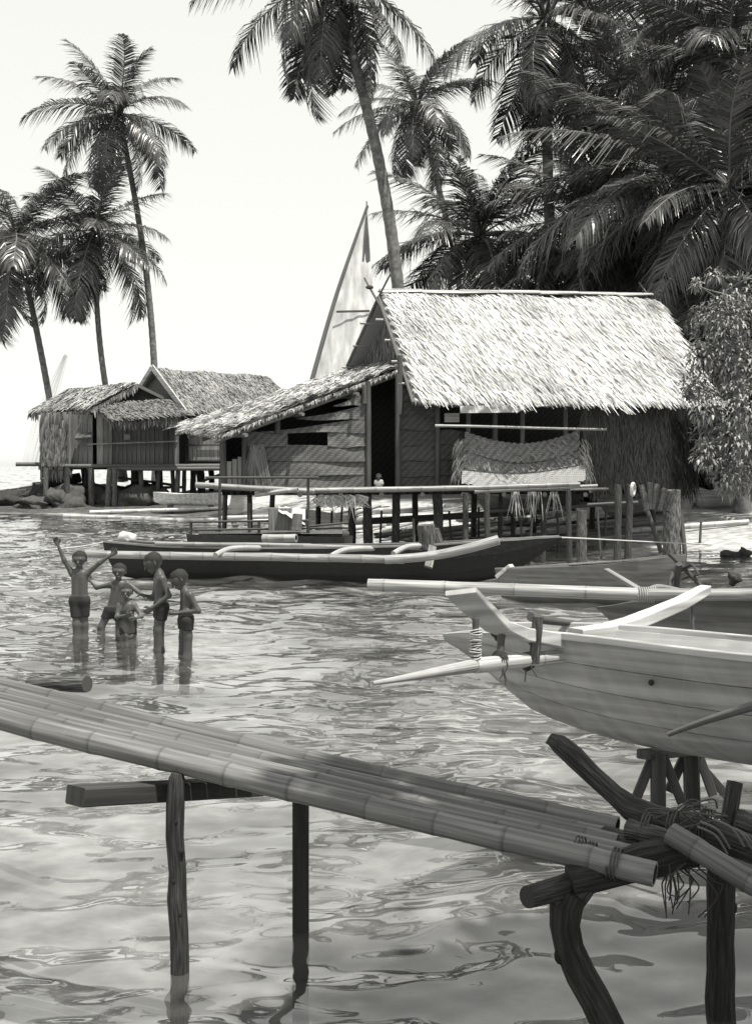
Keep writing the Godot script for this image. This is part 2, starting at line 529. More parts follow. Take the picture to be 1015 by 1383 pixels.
func palm(label: String, base: Vector3, crown: Vector3, size: float, n: int, seed_: int, opt := {}):
	rng.seed = seed_
	var t := thing("coconut_palm", label, "palm tree", base, "coconut palms")
	var mb := MB.new()
	var pts := []; var rad := []; var cols := []
	var bow: Vector3 = opt.get("bow", Vector3.ZERO)
	var r: float = opt.get("r", 0.17)
	var L := (crown - base).length()
	var segs := int(L / 0.22)
	for k in segs + 1:
		var u := float(k) / segs
		pts.append(base.lerp(crown, u) + bow * sin(u * PI) + (crown - base) * 0.0 - Vector3(0, 0.35 * (1 - u) if k == 0 else 0.0, 0))
		rad.append((r * lerpf(1.0, 0.72, u) + r * 0.7 * exp(-u * L / 0.35)) * (1.05 if k % 2 else 0.97))
		cols.append(g(opt.get("col", 0.24) * (1.1 if k % 2 else 0.78) * rv(0.85, 1.1)))
	mb.tube(pts, rad, 9, cols)
	part("trunk", mb, M.trunk, t)
	# the heart of the crown: sheaths and nuts
	var hb := MB.new()
	for k in 7:
		var a := rv(0, TAU)
		var d := Vector3(cos(a), rv(0.6, 1.6), sin(a)).normalized()
		hb.tube([crown - Vector3(0, 0.3, 0), crown + d * 0.35 * size, crown + d * 0.8 * size], [0.13 * size, 0.08 * size, 0.02], 5, [g(0.09)])
	part("heart", hb, M.bark, t)
	for k in int(opt.get("nuts", 5)):
		var nb := MB.new()
		var a := rv(0, TAU)
		ellipsoid(nb, crown + Vector3(cos(a) * 0.26, rv(-0.45, -0.15), sin(a) * 0.26) * size, Vector3(0.12, 0.15, 0.12) * size, g(0.07), null, 0.0, 6)
		part("coconut", nb, M.bark, t)
	# dead fronds hang against the trunk
	for k in int(opt.get("dead", 2)):
		var o := MeshInstance3D.new()
		o.name = numbered("dead_frond", t)
		o.mesh = fronds[[0, 1, 7][k % 3]]
		o.material_override = M.leaf
		t.add_child(o, true)
		var s := size * rv(0.6, 0.9)
		o.transform = Transform3D((Basis(Vector3.UP, rv(0, TAU)) * Basis(Vector3(0, 0, 1), rv(-1.5, -1.1)) * Basis(Vector3(1, 0, 0), rv(-0.6, 0.6))).scaled_local(Vector3(s, s, s)), crown - base)
	var lean: Vector3 = opt.get("wind", Vector3.ZERO)
	for k in n:
		var u := (k + 0.5) / n
		var a := k * 2.39996 + rv(-0.2, 0.2)
		var pitch := lerpf(1.35, opt.get("low", -0.7), pow(u, 0.85)) + rv(-0.15, 0.15)
		var which := 0
		if u < 0.25:
			which = [0, 7, 0][rng.randi() % 3]
		elif u < 0.6:
			which = [0, 1, 5, 7][rng.randi() % 4]
		else:
			which = [1, 5, 7, 2, 0][rng.randi() % 5]
		var o := MeshInstance3D.new()
		o.name = numbered("frond", t)
		o.mesh = fronds[which]
		o.material_override = M.leaf
		t.add_child(o, true)
		var s := size * rv(0.85, 1.08) * (0.8 if u < 0.12 else 1.0)
		var dir := Vector3(cos(a) * cos(pitch), sin(pitch), sin(a) * cos(pitch)) + lean
		var yaw := atan2(-dir.z, dir.x)
		var pt := atan2(dir.y, Vector2(dir.x, dir.z).length())
		var b := Basis(Vector3.UP, yaw) * Basis(Vector3(0, 0, 1), pt) * Basis(Vector3(1, 0, 0), rv(-0.35, 0.35))
		o.transform = Transform3D(b.scaled_local(Vector3(s, s, s)), crown - base)
	return t
func leaf_mass(mb: MB, c: Vector3, r: Vector3, n: int, size: float, col: float, hollow := 0.35, droop := 0.4):
	for k in n:
		var d := Vector3(rv(-1, 1), rv(-1, 1), rv(-1, 1))
		while d.length() > 1.0 or d.length() < hollow:
			d = Vector3(rv(-1, 1), rv(-1, 1), rv(-1, 1))
		var p := c + d * r
		var out := (d + Vector3(rv(-0.7, 0.7), rv(-0.5, 0.5) - droop, rv(-0.7, 0.7))).normalized()
		var L := size * rv(0.7, 1.3)
		var wv := out.cross(Vector3(rv(-0.4, 0.4), 1, rv(-0.4, 0.4))).normalized() * L * 0.22
		mb.blade(p, p + out * L * 0.5 + Vector3.UP * L * 0.06, p + out * L, wv, g(col * rv(0.6, 1.5)), 0.1)
func broadleaf(called: String, label: String, base: Vector3, h: float, r: float, clumps: int, per: int, size: float, col: float, seed_: int, group := "", low := 0.25, mat := "softleaf"):
	rng.seed = seed_
	var t := thing(called, label, "tree" if called != "leafy_shrub" else "shrub", base, group)
	var mb := MB.new()
	pole(mb, base - Vector3(0, 0.3, 0), base + Vector3(rv(-0.3, 0.3), h * 0.6, rv(-0.3, 0.3)), h * 0.028 + 0.05, h * 0.012 + 0.02, 0.12, 8, 0.08, 0.04)
	var cb := MB.new()
	for k in clumps:
		var a := k * 2.4
		var u := (k + 0.5) / clumps
		var y := h * lerpf(low, 0.95, u)
		var rr := r * sqrt(maxf(0.1, 1 - pow(absf(lerpf(low, 1.0, u) - 0.55) / 0.55, 2.0))) * rv(0.35, 0.9)
		var c := base + Vector3(cos(a) * rr, y, sin(a) * rr)
		pole(mb, base + Vector3(0, y * 0.55, 0), c, 0.05 + h * 0.005, 0.015, 0.12, 5, 0.1, 0.06, 4)
		leaf_mass(cb, c, Vector3(r * 0.42, r * 0.34, r * 0.42) * rv(0.8, 1.2), per, size, col * rv(0.75, 1.25))
	part("trunk", mb, M.bark, t)
	part("crown", cb, M[mat], t)
	return t
# thatch: rows of leaf blades on a roof plane given by its eave and ridge ends
func thatch(mb: MB, el: Vector3, er: Vector3, rr: Vector3, rl: Vector3, n: int, L: float, w: float, lo: float, hi: float, skew: float, lift := 0.05):
	var nn := (er - el).cross(rl - el).normalized()
	if nn.y < 0:
		nn = -nn
	for k in n:
		var u := rng.randf(); var vv := pow(rng.randf(), 0.95) * 1.0
		var row := floorf(vv * 13.0 + 0.25 * sin(u * 17.0)) / 13.0
		vv = lerpf(vv, row, 0.62)
		var top := rl.lerp(rr, u); var bot := el.lerp(er, u)
		var down := (bot - top).normalized()
		var along := (er - el).normalized()
		var dir := (down + along * (skew + rv(-0.2, 0.2))).normalized()
		var root := bot.lerp(top, vv) + nn * rv(0.02, lift)
		root -= down * L * 0.5
		if vv > 0.93:
			root += down * L * 0.35
		var ll := L * rv(0.6, 1.25)
		var wv := (dir.cross(nn) + nn * rv(-0.5, 0.5)).normalized() * w * rv(0.6, 1.3)
		var tone := lerpf(lo, hi, pow(rng.randf(), 0.6)) * (1.0 + 0.8 * minf(0.1, gnoise.get_noise_3dv(root * 9.0)))
		if rng.randf() < 0.10:
			tone *= 0.35
		var end := root + dir * ll + nn * rv(-0.01, lift * 0.9)
		mb.blade(root, root + dir * ll * 0.5 + nn * lift * rv(0.2, 0.9), end, wv, g(tone), 0.35)
func slab(mb: MB, a: Vector3, b: Vector3, c: Vector3, d: Vector3, th: float, col: Color):   # a thick quadrilateral
	var nn := (b - a).cross(d - a).normalized() * th
	mb.quad(a, b, c, d, col); mb.quad(a - nn, b - nn, c - nn, d - nn, col)
	for e in [[a, b], [b, c], [c, d], [d, a]]:
		mb.quad(e[0], e[1], e[1] - nn, e[0] - nn, col)
	# flat normals of the under side and edges are corrected here
	var k := mb.n.size() - 20
	for j in range(k, k + 4):
		mb.n[j] = nn.normalized()
	for j in range(k + 4, k + 8):
		mb.n[j] = -nn.normalized()
func fringe(mb: MB, a: Vector3, b: Vector3, n: int, L: float, w: float, lo: float, hi: float, out: Vector3):   # leaves hanging from a line
	for k in n:
		var p := a.lerp(b, rng.randf())
		var ll := L * rv(0.4, 1.15)
		var dir := (Vector3.DOWN + Vector3(rv(-0.3, 0.3), 0, rv(-0.2, 0.2)) + out * rv(0.0, 0.5)).normalized()
		var wv := Vector3(rv(-1, 1), rv(-0.2, 0.2), rv(-0.5, 0.5)).normalized() * w
		mb.blade(p, p + dir * ll * 0.55 + out * 0.03, p + dir * ll + Vector3.DOWN * ll * 0.08, wv, g(rv(lo, hi)), 0.2)

# ---------------------------------------------------------------- the main stilt house
var WL := Vector3.ZERO
var AX := Vector3.ZERO
var INN := Vector3.ZERO
const FLOOR := 1.28
func wallp(x: float, y: float, out := 0.0) -> Vector3:   # a point of the front wall plane, out metres before it
	var o := WL - INN * out
	var k := (x - 507.5) / FOC
	var s := (k * -o.z - o.x) / (AX.x + k * AX.z)
	var p := o + AX * s
	return Vector3(p.x, EYE + (HORIZON - y) / FOC * -p.z, p.z)
func band(parent: Node, a: Vector3, b: Vector3, h0: float, h1: float, col: float, bulge := 0.03, called := "woven_panel"):
	# one woven strip of wall: its foot runs from a to b, h0 and h1 high at the ends, its foot a little proud
	var mb := MB.new()
	var cols := 12; var p := []; var q := []
	var w1 := rv(0, TAU); var amp := rv(0.008, 0.02)
	for r in 4:
		for k in cols:
			var u := float(k) / (cols - 1)
			var f := a.lerp(b, u)
			var hh := lerpf(h0, h1, u)
			var y := hh * r / 3.0 + amp * sin(u * 7.0 + w1) * (1.0 - r / 3.0) + 0.02 * (r / 3.0) * sin(u * 5.0 + w1)
			var o := bulge * (1.0 - r / 3.0) + 0.012 * sin(u * 9.0 + w1 + r)
			p.append(f + Vector3(0, y, 0) - INN * (0.02 + o)); q.append(f + Vector3(0, y, 0) - INN * (o - 0.0))
	var cc := g(col * rv(0.85, 1.15))
	mb.sheet(p, 4, cols, cc); mb.sheet(q, 4, cols, cc)
	for k in mb.n.size():
		var want := -INN if k < 4 * cols else INN
		if mb.n[k].dot(want) < 0:
			mb.n[k] = -mb.n[k]
	part(called, mb, M.weave, parent)
func make_house():
	rng.seed = 101
	var EL := at(560, 541, 28.2); var ER := at(964, 545, 29.5); var RL := at(513, 398, 30.7); var RR := at(880, 403, 32.0)
	var BL := at(446, 545, 33.6); var BR := Vector3(2 * RR.x - ER.x, ER.y, 2 * RR.z - ER.z)
	AX = (Vector3(ER.x, 0, ER.z) - Vector3(EL.x, 0, EL.z)).normalized()
	INN = Vector3(AX.z, 0, -AX.x)
	if INN.z > 0:
		INN = -INN
	WL = Vector3(EL.x, 0, EL.z) + INN * 0.6
	var base := wallp(700, 660); base.y = 0.0
	var h := thing("stilt_house", "large stilt house with a steep pale thatched roof and a lean-to wing", "house", base)
	# roof: two thick slopes, each under leaf blades
	var mb := MB.new()
	slab(mb, EL, ER, RR, RL, 0.10, g(0.30)); var rfront := part("roof_front", mb, M.thatch, h)
	mb = MB.new(); slab(mb, BR, BL, RL, RR, 0.10, g(0.2)); part("roof_back", mb, M.thatch, h)
	mb = MB.new()
	thatch(mb, EL, ER, RR, RL, 24000, 0.46, 0.011, 0.28, 0.76, 0.36, 0.075)
	fringe(mb, EL + Vector3(0, 0.04, 0), ER + Vector3(0, 0.04, 0), 1300, 0.13, 0.011, 0.25, 0.6, -INN)
	part("thatch", mb, M.thatch, rfront, "stuff")
	# two sewn eave courses that stand proud as pale lines
	for k in 2:
		mb = MB.new()
		var f := 0.035 + 0.07 * k
		var up := Vector3(0, 0.07, 0) - INN * 0.03
		pole(mb, EL.lerp(RL, f) + up, ER.lerp(RR, f) + up, 0.022, 0.02, 0.5, 6, 0.1, 0.001, 14)
		part("eave_batten", mb, M.wood, rfront)
	# ridge boards, a little uneven
	for e in [[EL, ER, 0.04], [BL, BR, 0.05]]:
		for k in 7:
			mb = MB.new()
			var u0 := k / 7.0; var u1 := (k + 1.04) / 7.0
			var w := Vector3(0, rv(0.0, 0.035), 0)
			var ta := RL.lerp(RR, u0) + Vector3(0, 0.10, 0) + w; var tb := RL.lerp(RR, minf(u1, 1.0)) + Vector3(0, 0.10, 0) + w
			var ba := ta + ((e[0] as Vector3).lerp(e[1], u0) - RL.lerp(RR, u0)) * rv(0.032, 0.048) + Vector3(0, 0.04, 0); var bb := tb + ((e[0] as Vector3).lerp(e[1], u1) - RL.lerp(RR, u1)) * rv(0.032, 0.048) + Vector3(0, 0.05, 0)
			slab(mb, ba, bb, tb, ta, 0.025, g(rv(0.42, 0.62)))
			part("ridge_board", mb, M.plank, h)
	# crossed sticks on both ridge ends
	for e in [[RL, -1.0], [RR, 1.0]]:
		for s in [-1.0, 1.0]:
			mb = MB.new()
			var p: Vector3 = e[0] + AX * 0.06 * e[1]
			pole(mb, p - Vector3(0, 0.5, 0) + INN * 0.45 * s + AX * -0.1 * s, p + Vector3(0, 0.42, 0) - INN * 0.4 * s + AX * 0.22 * s, 0.028, 0.022, 0.12, 6, 0.1, 0.02)
			part("ridge_stick", mb, M.wood, h)
		mb = MB.new()
		ellipsoid(mb, e[0] + AX * 0.24 * e[1] + Vector3(0, 0.16, 0), Vector3(0.09, 0.05, 0.04), g(0.06), null, 0, 6)
		part("ridge_knob", mb, M.wood, h)
	# barge poles, purlin ends and the leaf gable on the left end
	for e in [[RL, EL], [RL, BL], [RR, ER]]:
		mb = MB.new()
		var off := AX * (-0.03 if e[0] == RL else 0.03)
		pole(mb, e[0] + off - Vector3(0, 0.05, 0), e[1] + off - Vector3(0, 0.05, 0), 0.045, 0.04, 0.16, 6, 0.06, 0.002)
		part("barge_pole", mb, M.wood, h)
	for k in 4:
		for e in [EL, BL]:
			mb = MB.new()
			var p: Vector3 = RL.lerp(e, 0.2 + 0.2 * k) - Vector3(0, 0.12, 0)
			bamboo(mb, p - AX * rv(0.12, 0.25), p + AX * 0.8, 0.03, 0.03, 0.4, 0.4, 7)
			part("purlin_end", mb, M.bamboo, h)
	mb = MB.new()
	var GF := EL + AX * 0.3 + INN * 0.5 + Vector3(0, 0.3, 0); var GB := BL + AX * 0.35 - INN * 0.3 + Vector3(0, 0.1, 0); var GT := RL + AX * 0.3 - Vector3(0, 0.25, 0)
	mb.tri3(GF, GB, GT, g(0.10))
	for k in 2600:
		var u := rng.randf(); var w := rng.randf()
		if u + w > 1:
			u = 1 - u; w = 1 - w
		var p := GT + (GF - GT) * u + (GB - GT) * w - AX * rv(0.02, 0.07)
		var d := (Vector3.DOWN + INN * rv(-0.35, 0.35)).normalized()
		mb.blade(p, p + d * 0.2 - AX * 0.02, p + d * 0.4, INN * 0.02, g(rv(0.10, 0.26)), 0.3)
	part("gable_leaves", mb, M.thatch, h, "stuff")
	# lean-to roof
	var FR := at(546, 496, 29.0); var FL := at(300, 586, 27.3); var LBL := at(243, 577, 31.5); var LBR := at(520, 487, 33.0)
	mb = MB.new(); slab(mb, FL, FR, LBR, LBL, 0.07, g(0.2)); var rlean := part("lean_to_roof", mb, M.thatch, h)
	mb = MB.new()
	thatch(mb, FL, LBL, LBR, FR, 12000, 0.32, 0.013, 0.2, 0.6, -0.25, 0.075)
	fringe(mb, FL, FR, 420, 0.11, 0.014, 0.15, 0.5, -INN)
	fringe(mb, FL, LBL, 300, 0.12, 0.014, 0.25, 0.6, -AX)
	part("thatch", mb, M.thatch, rlean, "stuff")
	for k in 4:
		mb = MB.new()
		var s := [0.02, 0.3, 0.62, 0.95]
		var a := FL.lerp(LBL, s[k]) - Vector3(0, 0.12, 0); var b := FR.lerp(LBR, s[k]) - Vector3(0, 0.12, 0)
		pole(mb, a + (a - b).normalized() * 0.15, b, 0.045, 0.04, 0.2, 7, 0.08, 0.004)
		part("rafter", mb, M.wood, rlean)
	for k in 3:
		mb = MB.new()
		var f := FL.lerp(FR, 0.12 + 0.3 * k) - Vector3(0, 0.2, 0)
		pole(mb, f - INN * 0.25, f + INN * 3.6 + AX * -0.6, 0.04, 0.035, 0.2, 7, 0.08, 0.004)
		part("purlin", mb, M.wood, rlean)
	# woven front wall of the lean-to: strips from the floor up, cut to the slope of the roof
	var lean_top := func(x: float) -> float: return wallp(x, lerpf(586, 496, (x - 300) / 246.0) + 17).y
	var secs := [[330.0, 497.0, 7], [538.0, 590.0, 7], [590.0, 626.0, 4]]
	for s in secs:
		var y := FLOOR
		for k in int(s[2]):
			var hh := 0.30 + 0.03 * rv(-1, 1)
			var a := wallp(s[0], 660); var b := wallp(s[1], 660)
			a.y = y; b.y = y
			var ta: float = lean_top.call(s[0]) if s[0] < 500 else 3.25
			var tb: float = lean_top.call(s[1]) if s[0] < 500 else 3.25
			var h0 := hh + 0.02; var h1 := hh + 0.02
			if s[0] < 500:
				if y > ta:
					a = a.lerp(b, clampf((y - ta) / (tb - ta), 0, 0.95)); h0 = 0.02
				else:
					h0 = clampf(ta - y, 0.02, hh + 0.02)
				h1 = clampf(tb - y, 0.02, hh + 0.02)
			if s[0] < 500 and k == 3:   # the slot window is left open
				var m := wallp(388, 660); m.y = y
				var m2 := wallp(442, 660); m2.y = y
				band(h, a, m, hh + 0.02, hh + 0.02, 0.20); band(h, m2, b, hh + 0.02, hh + 0.02, 0.20)
			else:
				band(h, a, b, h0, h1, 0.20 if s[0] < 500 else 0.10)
			y += hh
	# boarded corner of the lean-to with a leaf bundle hung on it
	for k in 4:
		mb = MB.new()
		var a := wallp(302 + 7.5 * k, 655, 0.03 * (k % 2)); var t := wallp(302 + 7.5 * k, 626 - 3 * k, 0.03 * (k % 2))
		mb.bar(a, t, 0.10, 0.02, g(0.36 * rv(0.85, 1.1)), INN); part("plank", mb, M.wood, h)
	mb = MB.new()
	for k in 420:
		var p := wallp(rv(338, 356), rv(600, 612), rv(0.08, 0.16))
		var d := Vector3(rv(-0.25, 0.25), -1, 0).normalized() * rv(0.4, 0.85)
		mb.blade(p, p + d * 0.5, p + d, AX * 0.012, g(rv(0.08, 0.25)), 0.2)
	part("leaf_bundle", mb, M.thatch, h, "stuff")
	# gable boards and posts in the lean-to
	for e in [[302, 590, 660], [330, 582, 662], [375, 562, 585], [497, 515, 660], [537, 505, 660], [590, 535, 660], [789, 548, 660], [668, 548, 600], [540, 480, 560], [492, 520, 545]]:
		mb = MB.new()
		pole(mb, wallp(e[0], e[2], 0.06), wallp(e[0], e[1], 0.06), 0.06, 0.055, 0.11, 8, 0.05, 0.004)
		part("wall_post", mb, M.wood, h)
	# solid shell behind: inner walls, floor, so that the openings show a dark room
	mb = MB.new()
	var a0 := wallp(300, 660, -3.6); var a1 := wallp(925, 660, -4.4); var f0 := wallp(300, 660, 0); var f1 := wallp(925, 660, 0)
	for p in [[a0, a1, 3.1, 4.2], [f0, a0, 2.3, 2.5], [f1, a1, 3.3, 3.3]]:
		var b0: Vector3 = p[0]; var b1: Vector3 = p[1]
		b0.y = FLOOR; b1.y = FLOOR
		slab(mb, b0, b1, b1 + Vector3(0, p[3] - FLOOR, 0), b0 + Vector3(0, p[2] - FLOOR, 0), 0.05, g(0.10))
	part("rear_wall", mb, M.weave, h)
	mb = MB.new()
	var fa := wallp(300, 660, 0.02); var fb := wallp(925, 660, 0.1)
	for p in [fa, fb]:
		p.y = FLOOR
	fa.y = FLOOR; fb.y = FLOOR; a0.y = FLOOR; a1.y = FLOOR
	slab(mb, fa, fb, a1, a0, 0.1, g(0.12)); part("floor", mb, M.wood, h)
	# partition behind the doorway
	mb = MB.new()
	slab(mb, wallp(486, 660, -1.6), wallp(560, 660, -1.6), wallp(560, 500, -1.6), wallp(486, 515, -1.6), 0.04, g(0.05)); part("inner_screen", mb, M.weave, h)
	# leaf-clad right part of the front wall, toned darker to match the eave's shade
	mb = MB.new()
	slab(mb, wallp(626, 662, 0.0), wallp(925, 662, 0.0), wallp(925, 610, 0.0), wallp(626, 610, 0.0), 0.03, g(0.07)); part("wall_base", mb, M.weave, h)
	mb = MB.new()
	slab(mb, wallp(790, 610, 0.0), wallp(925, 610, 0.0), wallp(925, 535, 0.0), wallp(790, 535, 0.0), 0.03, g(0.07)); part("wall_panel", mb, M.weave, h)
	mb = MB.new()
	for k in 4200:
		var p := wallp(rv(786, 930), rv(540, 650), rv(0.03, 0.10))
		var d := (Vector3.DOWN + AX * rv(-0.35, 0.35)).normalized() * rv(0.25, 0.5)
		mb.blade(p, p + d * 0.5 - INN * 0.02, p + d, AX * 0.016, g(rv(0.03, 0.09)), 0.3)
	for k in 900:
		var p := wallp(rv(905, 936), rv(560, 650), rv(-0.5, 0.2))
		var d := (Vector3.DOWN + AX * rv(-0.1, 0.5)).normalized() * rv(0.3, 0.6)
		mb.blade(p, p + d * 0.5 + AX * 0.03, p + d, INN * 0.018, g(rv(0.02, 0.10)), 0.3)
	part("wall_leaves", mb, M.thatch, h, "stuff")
	# light window in the wall and things on the sill
	mb = MB.new(); slab(mb, wallp(600, 570, 0.05), wallp(620, 570, 0.05), wallp(620, 558, 0.05), wallp(600, 558, 0.05), 0.02, g(0.5)); part("vent_board", mb, M.plank, h)
	for e in [[626, 800, 612], [596, 800, 548]]:
		mb = MB.new(); bamboo(mb, wallp(e[0], e[2], 0.04), wallp(e[1], e[2], 0.04), 0.035, 0.03, 0.15, 0.4, 8); part("wall_rail", mb, M.bamboo, h)
	for x in [632, 705, 763]:
		mb = MB.new(); mb.bar(wallp(x, 615, 0.05), wallp(x, 545, 0.05), 0.09, 0.05, g(0.14), INN); part("window_post", mb, M.wood, h)
	# platform before the wall: joists, bamboo edge poles
	for k in 9:
		mb = MB.new()
		var x := 350.0 + 55 * k
		pole(mb, wallp(x, 668, 1.35), wallp(x, 666, -2.5), 0.05, 0.05, 0.13, 7, 0.05, 0.004); part("joist", mb, M.wood, h)
	mb = MB.new(); bamboo(mb, wallp(405, 663, 1.5), wallp(782, 654, 1.7), 0.062, 0.05, 0.3, 0.42, 10, 0.02); part("edge_pole", mb, M.bamboo, h)
	mb = MB.new(); bamboo(mb, wallp(264, 655, 1.2), wallp(425, 664, 1.6), 0.06, 0.06, 0.3, 0.42, 10); part("edge_pole", mb, M.bamboo, h)
	mb = MB.new(); bamboo(mb, wallp(640, 664, 1.45), wallp(806, 656, 1.6), 0.045, 0.035, 0.38, 0.42, 9); part("edge_pole", mb, M.bamboo, h)
	mb = MB.new(); bamboo(mb, wallp(345, 668, 1.3), wallp(402, 661, 1.75), 0.05, 0.045, 0.5, 0.42, 9); part("edge_pole", mb, M.bamboo, h)
	for k in 12:
		mb = MB.new()
		bamboo(mb, wallp(350 + 38 * k, 662, 1.3 - 0.01 * k), wallp(350 + 38 * k + rv(30, 60), 660, rv(0.1, 0.8)), 0.035, 0.03, rv(0.12, 0.26), 0.4, 7); part("floor_pole", mb, M.bamboo, h)
	mb = MB.new(); slab(mb, wallp(345, 664, 1.25), wallp(795, 662, 1.25), wallp(800, 661, 0.02), wallp(345, 662, 0.02), 0.06, g(0.12)); part("platform_deck", mb, M.wood, h)
	mb = MB.new(); bamboo(mb, wallp(655, 690, 1.0), wallp(860, 679, 0.6), 0.05, 0.05, 0.06, 0.4, 8); part("low_beam", mb, M.bamboo, h)
	mb = MB.new(); mb.bar(wallp(500, 704, -0.9), wallp(735, 690, -0.6), 0.07, 0.14, g(0.05)); part("low_beam", mb, M.wood, h)
	# stilts
	for e in [[305, 655, 31.0, 0.055], [337, 668, 30.5, 0.06], [368, 668, 30.0, 0.06], [475, 668, 29.6, 0.08], [495, 664, 29.2, 0.10], [535, 664, 29.2, 0.085], [590, 660, 28.8, 0.10], [629, 666, 27.6, 0.06], [657, 666, 27.4, 0.06], [676, 664, 29.5, 0.05], [691, 664, 30.5, 0.045], [735, 660, 28.4, 0.06], [767, 662, 26.6, 0.055], [834, 655, 27.4, 0.07], [850, 655, 28.4, 0.075], [430, 668, 32.0, 0.06], [560, 664, 32.4, 0.07], [640, 664, 32.8, 0.07], [720, 664, 33.0, 0.07], [800, 664, 33.2, 0.07], [880, 655, 32.6, 0.08]]:
		mb = MB.new()
		var top := at(e[0], e[1], e[2])
		var foot := Vector3(top.x + rv(-0.06, 0.06), ground_y(top.x, top.z) - 0.3, top.z)
		pole(mb, foot, top, e[3] * 1.08, e[3], rv(0.06, 0.14), 9, 0.06, 0.008, 9)
		part("stilt", mb, M.bark, h)
	mb = MB.new()   # the stout tree-trunk stilt and its neighbour
	for e in [[907, 662, 28.2, 0.17, 0.26], [785, 690, 27.6, 0.10, 0.17]]:
		mb = MB.new()
		var top := at(e[0], e[1], e[2])
		var foot := Vector3(top.x, ground_y(top.x, top.z) - 0.3, top.z)
		pole(mb, foot, top, e[3] * 1.1, e[3] * 1.05, e[4], 12, 0.06, 0.006, 10)
		part("stilt", mb, M.bark, h)
	for e in [[870, 680, 892, 742, 27.6], [918, 690, 924, 744, 28.0]]:
		mb = MB.new()
		pole(mb, at(e[2], e[3] + 4, e[4]), at(e[0], e[1], e[4] + 0.2), 0.05, 0.05, 0.10, 7, 0.05, 0.01); part("prop", mb, M.wood, h)
	# dry leaves hanging from the platform edge
	mb = MB.new()
	for e in [[430, 480, 670], [690, 700, 664], [742, 752, 664], [712, 730, 664]]:
		fringe(mb, wallp(e[0], e[2], 1.55), wallp(e[1], e[2], 1.55), 18, 0.5, 0.008, 0.2, 0.5, -INN * 0.2)
	for k in 160:
		var p := wallp(rv(425, 490), rv(668, 675), rv(1.2, 1.6))
		mb.blade(p, p + Vector3(rv(-0.1, 0.2), -0.05, 0.02), p + Vector3(rv(-0.2, 0.3), -0.18, 0.05), Vector3(0, 0.02, 0.01), g(rv(0.3, 0.6)), 0.2)
	part("hanging_leaves", mb, M.thatch, h, "stuff")
	house_fittings()
func house_fittings():
	rng.seed = 140
	# awning pole
	var mb := MB.new()
	bamboo(mb, wallp(587, 575, 0.75), wallp(818, 580, 0.6), 0.03, 0.028, 0.40, 0.45, 9)
	var o := one("awning_pole", mb, M.bamboo, "thin bamboo pole slung level under the eave above the hanging leaf mat", "pole", wallp(587, 575, 0.75))
	# rolled cloth under the eave
	mb = MB.new()
	var p := []
	for r in 4:
		for k in 14:
			var u := k / 13.0
			p.append(wallp(lerpf(621, 748, u), 548 + r * 3.3 * (1.0 - 0.8 * smoothstep(0.6, 0.75, u)) - 1.5 * u, 0.75 + 0.03 * sin(k * 2.1 + r)))
	mb.sheet(p, 4, 14, g(0.75))
	one("rolled_awning", mb, M.cloth, "white strip of cloth rolled up beneath the thatched eave", "cloth", wallp(621, 552, 0.75))
	# braided leaf mat: three sagging courses, each proud of the next
	var t := thing("leaf_mat", "braided palm leaf mat hung before the house wall in three sagging courses", "mat", wallp(705, 660, 1.1))
	for k in 3:
		mb = MB.new()
		var cols := 40; p = []
		var y0 := 582.0 + k * 22; var y1 := y0 + 26.0
		for r in 5:
			for q in cols:
				var u := float(q) / (cols - 1)
				var sag := 19.0 * sin(u * PI * 0.94) * (1.0 if k < 2 else 0.5)
				var y := lerpf(y0, y1, r / 4.0) + sag - 6.0 * u + (3.0 * absf(fposmod(u * 19.5, 1.0) - 0.5) if r == 0 or r == 4 else 0.0)
				p.append(wallp(lerpf(627 - k * 2, 782 + k * 4, u), y, [0.10, 0.16, 0.24][k] + [0.14, 0.18, 0.5][k] * pow(r / 4.0, 0.8) + 0.03 * sin(u * 6 + k)))
		mb.sheet(p, 5, cols, g(0.4))
		for q in mb.n.size():
			if mb.n[q].dot(-INN) < 0:
				mb.n[q] = -mb.n[q]
		var cs := part("course", mb, M.weave, t)
		mb = MB.new()
		for q in 90:   # the plaited leaflets of that course
			var u := rng.randf(); var vv := rv(0.05, 0.75)
			var sag := 19.0 * sin(u * PI * 0.94) * (1.0 if k < 2 else 0.5)
			var a := wallp(lerpf(627 - k * 2, 780 + k * 4, u), lerpf(y0, y1, vv) + sag - 6 * u, [0.12, 0.18, 0.26][k] + [0.14, 0.18, 0.5][k] * vv)
			var d := AX * rv(0.06, 0.14) * (1 if q % 2 else -1) + Vector3(0, -0.10, 0) - INN * 0.03
			mb.blade(a, a + d * 0.5 - INN * 0.02, a + d, Vector3(0.008, 0.014, 0), g(rv(0.10, 0.36)), 0.3)
		part("leaflets", mb, M.thatch, cs, "stuff")
	mb = MB.new()
	for s in [[624.0, -1.0], [786.0, 1.0]]:
		for k in 110:
			var a := wallp(s[0] + rv(-6, 6), rv(592, 640), rv(0.1, 0.6))
			var d: Vector3 = (AX * s[1] * rv(0.1, 0.6) + Vector3.DOWN).normalized() * rv(0.2, 0.45)
			mb.blade(a, a + d * 0.5 + AX * s[1] * 0.04, a + d, AX * 0.01, g(rv(0.08, 0.3)), 0.2)
	part("side_fringe", mb, M.thatch, t, "stuff")
	# white ring, hanging bamboo tubes
	mb = MB.new()
	var c := at(854, 661, 27.3); var pts := []; var rad := []
	for k in 25:
		var a := TAU * k / 24.0
		pts.append(c + Vector3(cos(a) * 0.045, sin(a) * 0.115, sin(a) * 0.02 - cos(a) * 0.09)); rad.append(0.035)
	mb.tube(pts, rad, 8, [g(0.75)])
	one("float_ring", mb, M.paint, "white ring float hung on a stilt of the house beside bamboo tubes", "float", c)
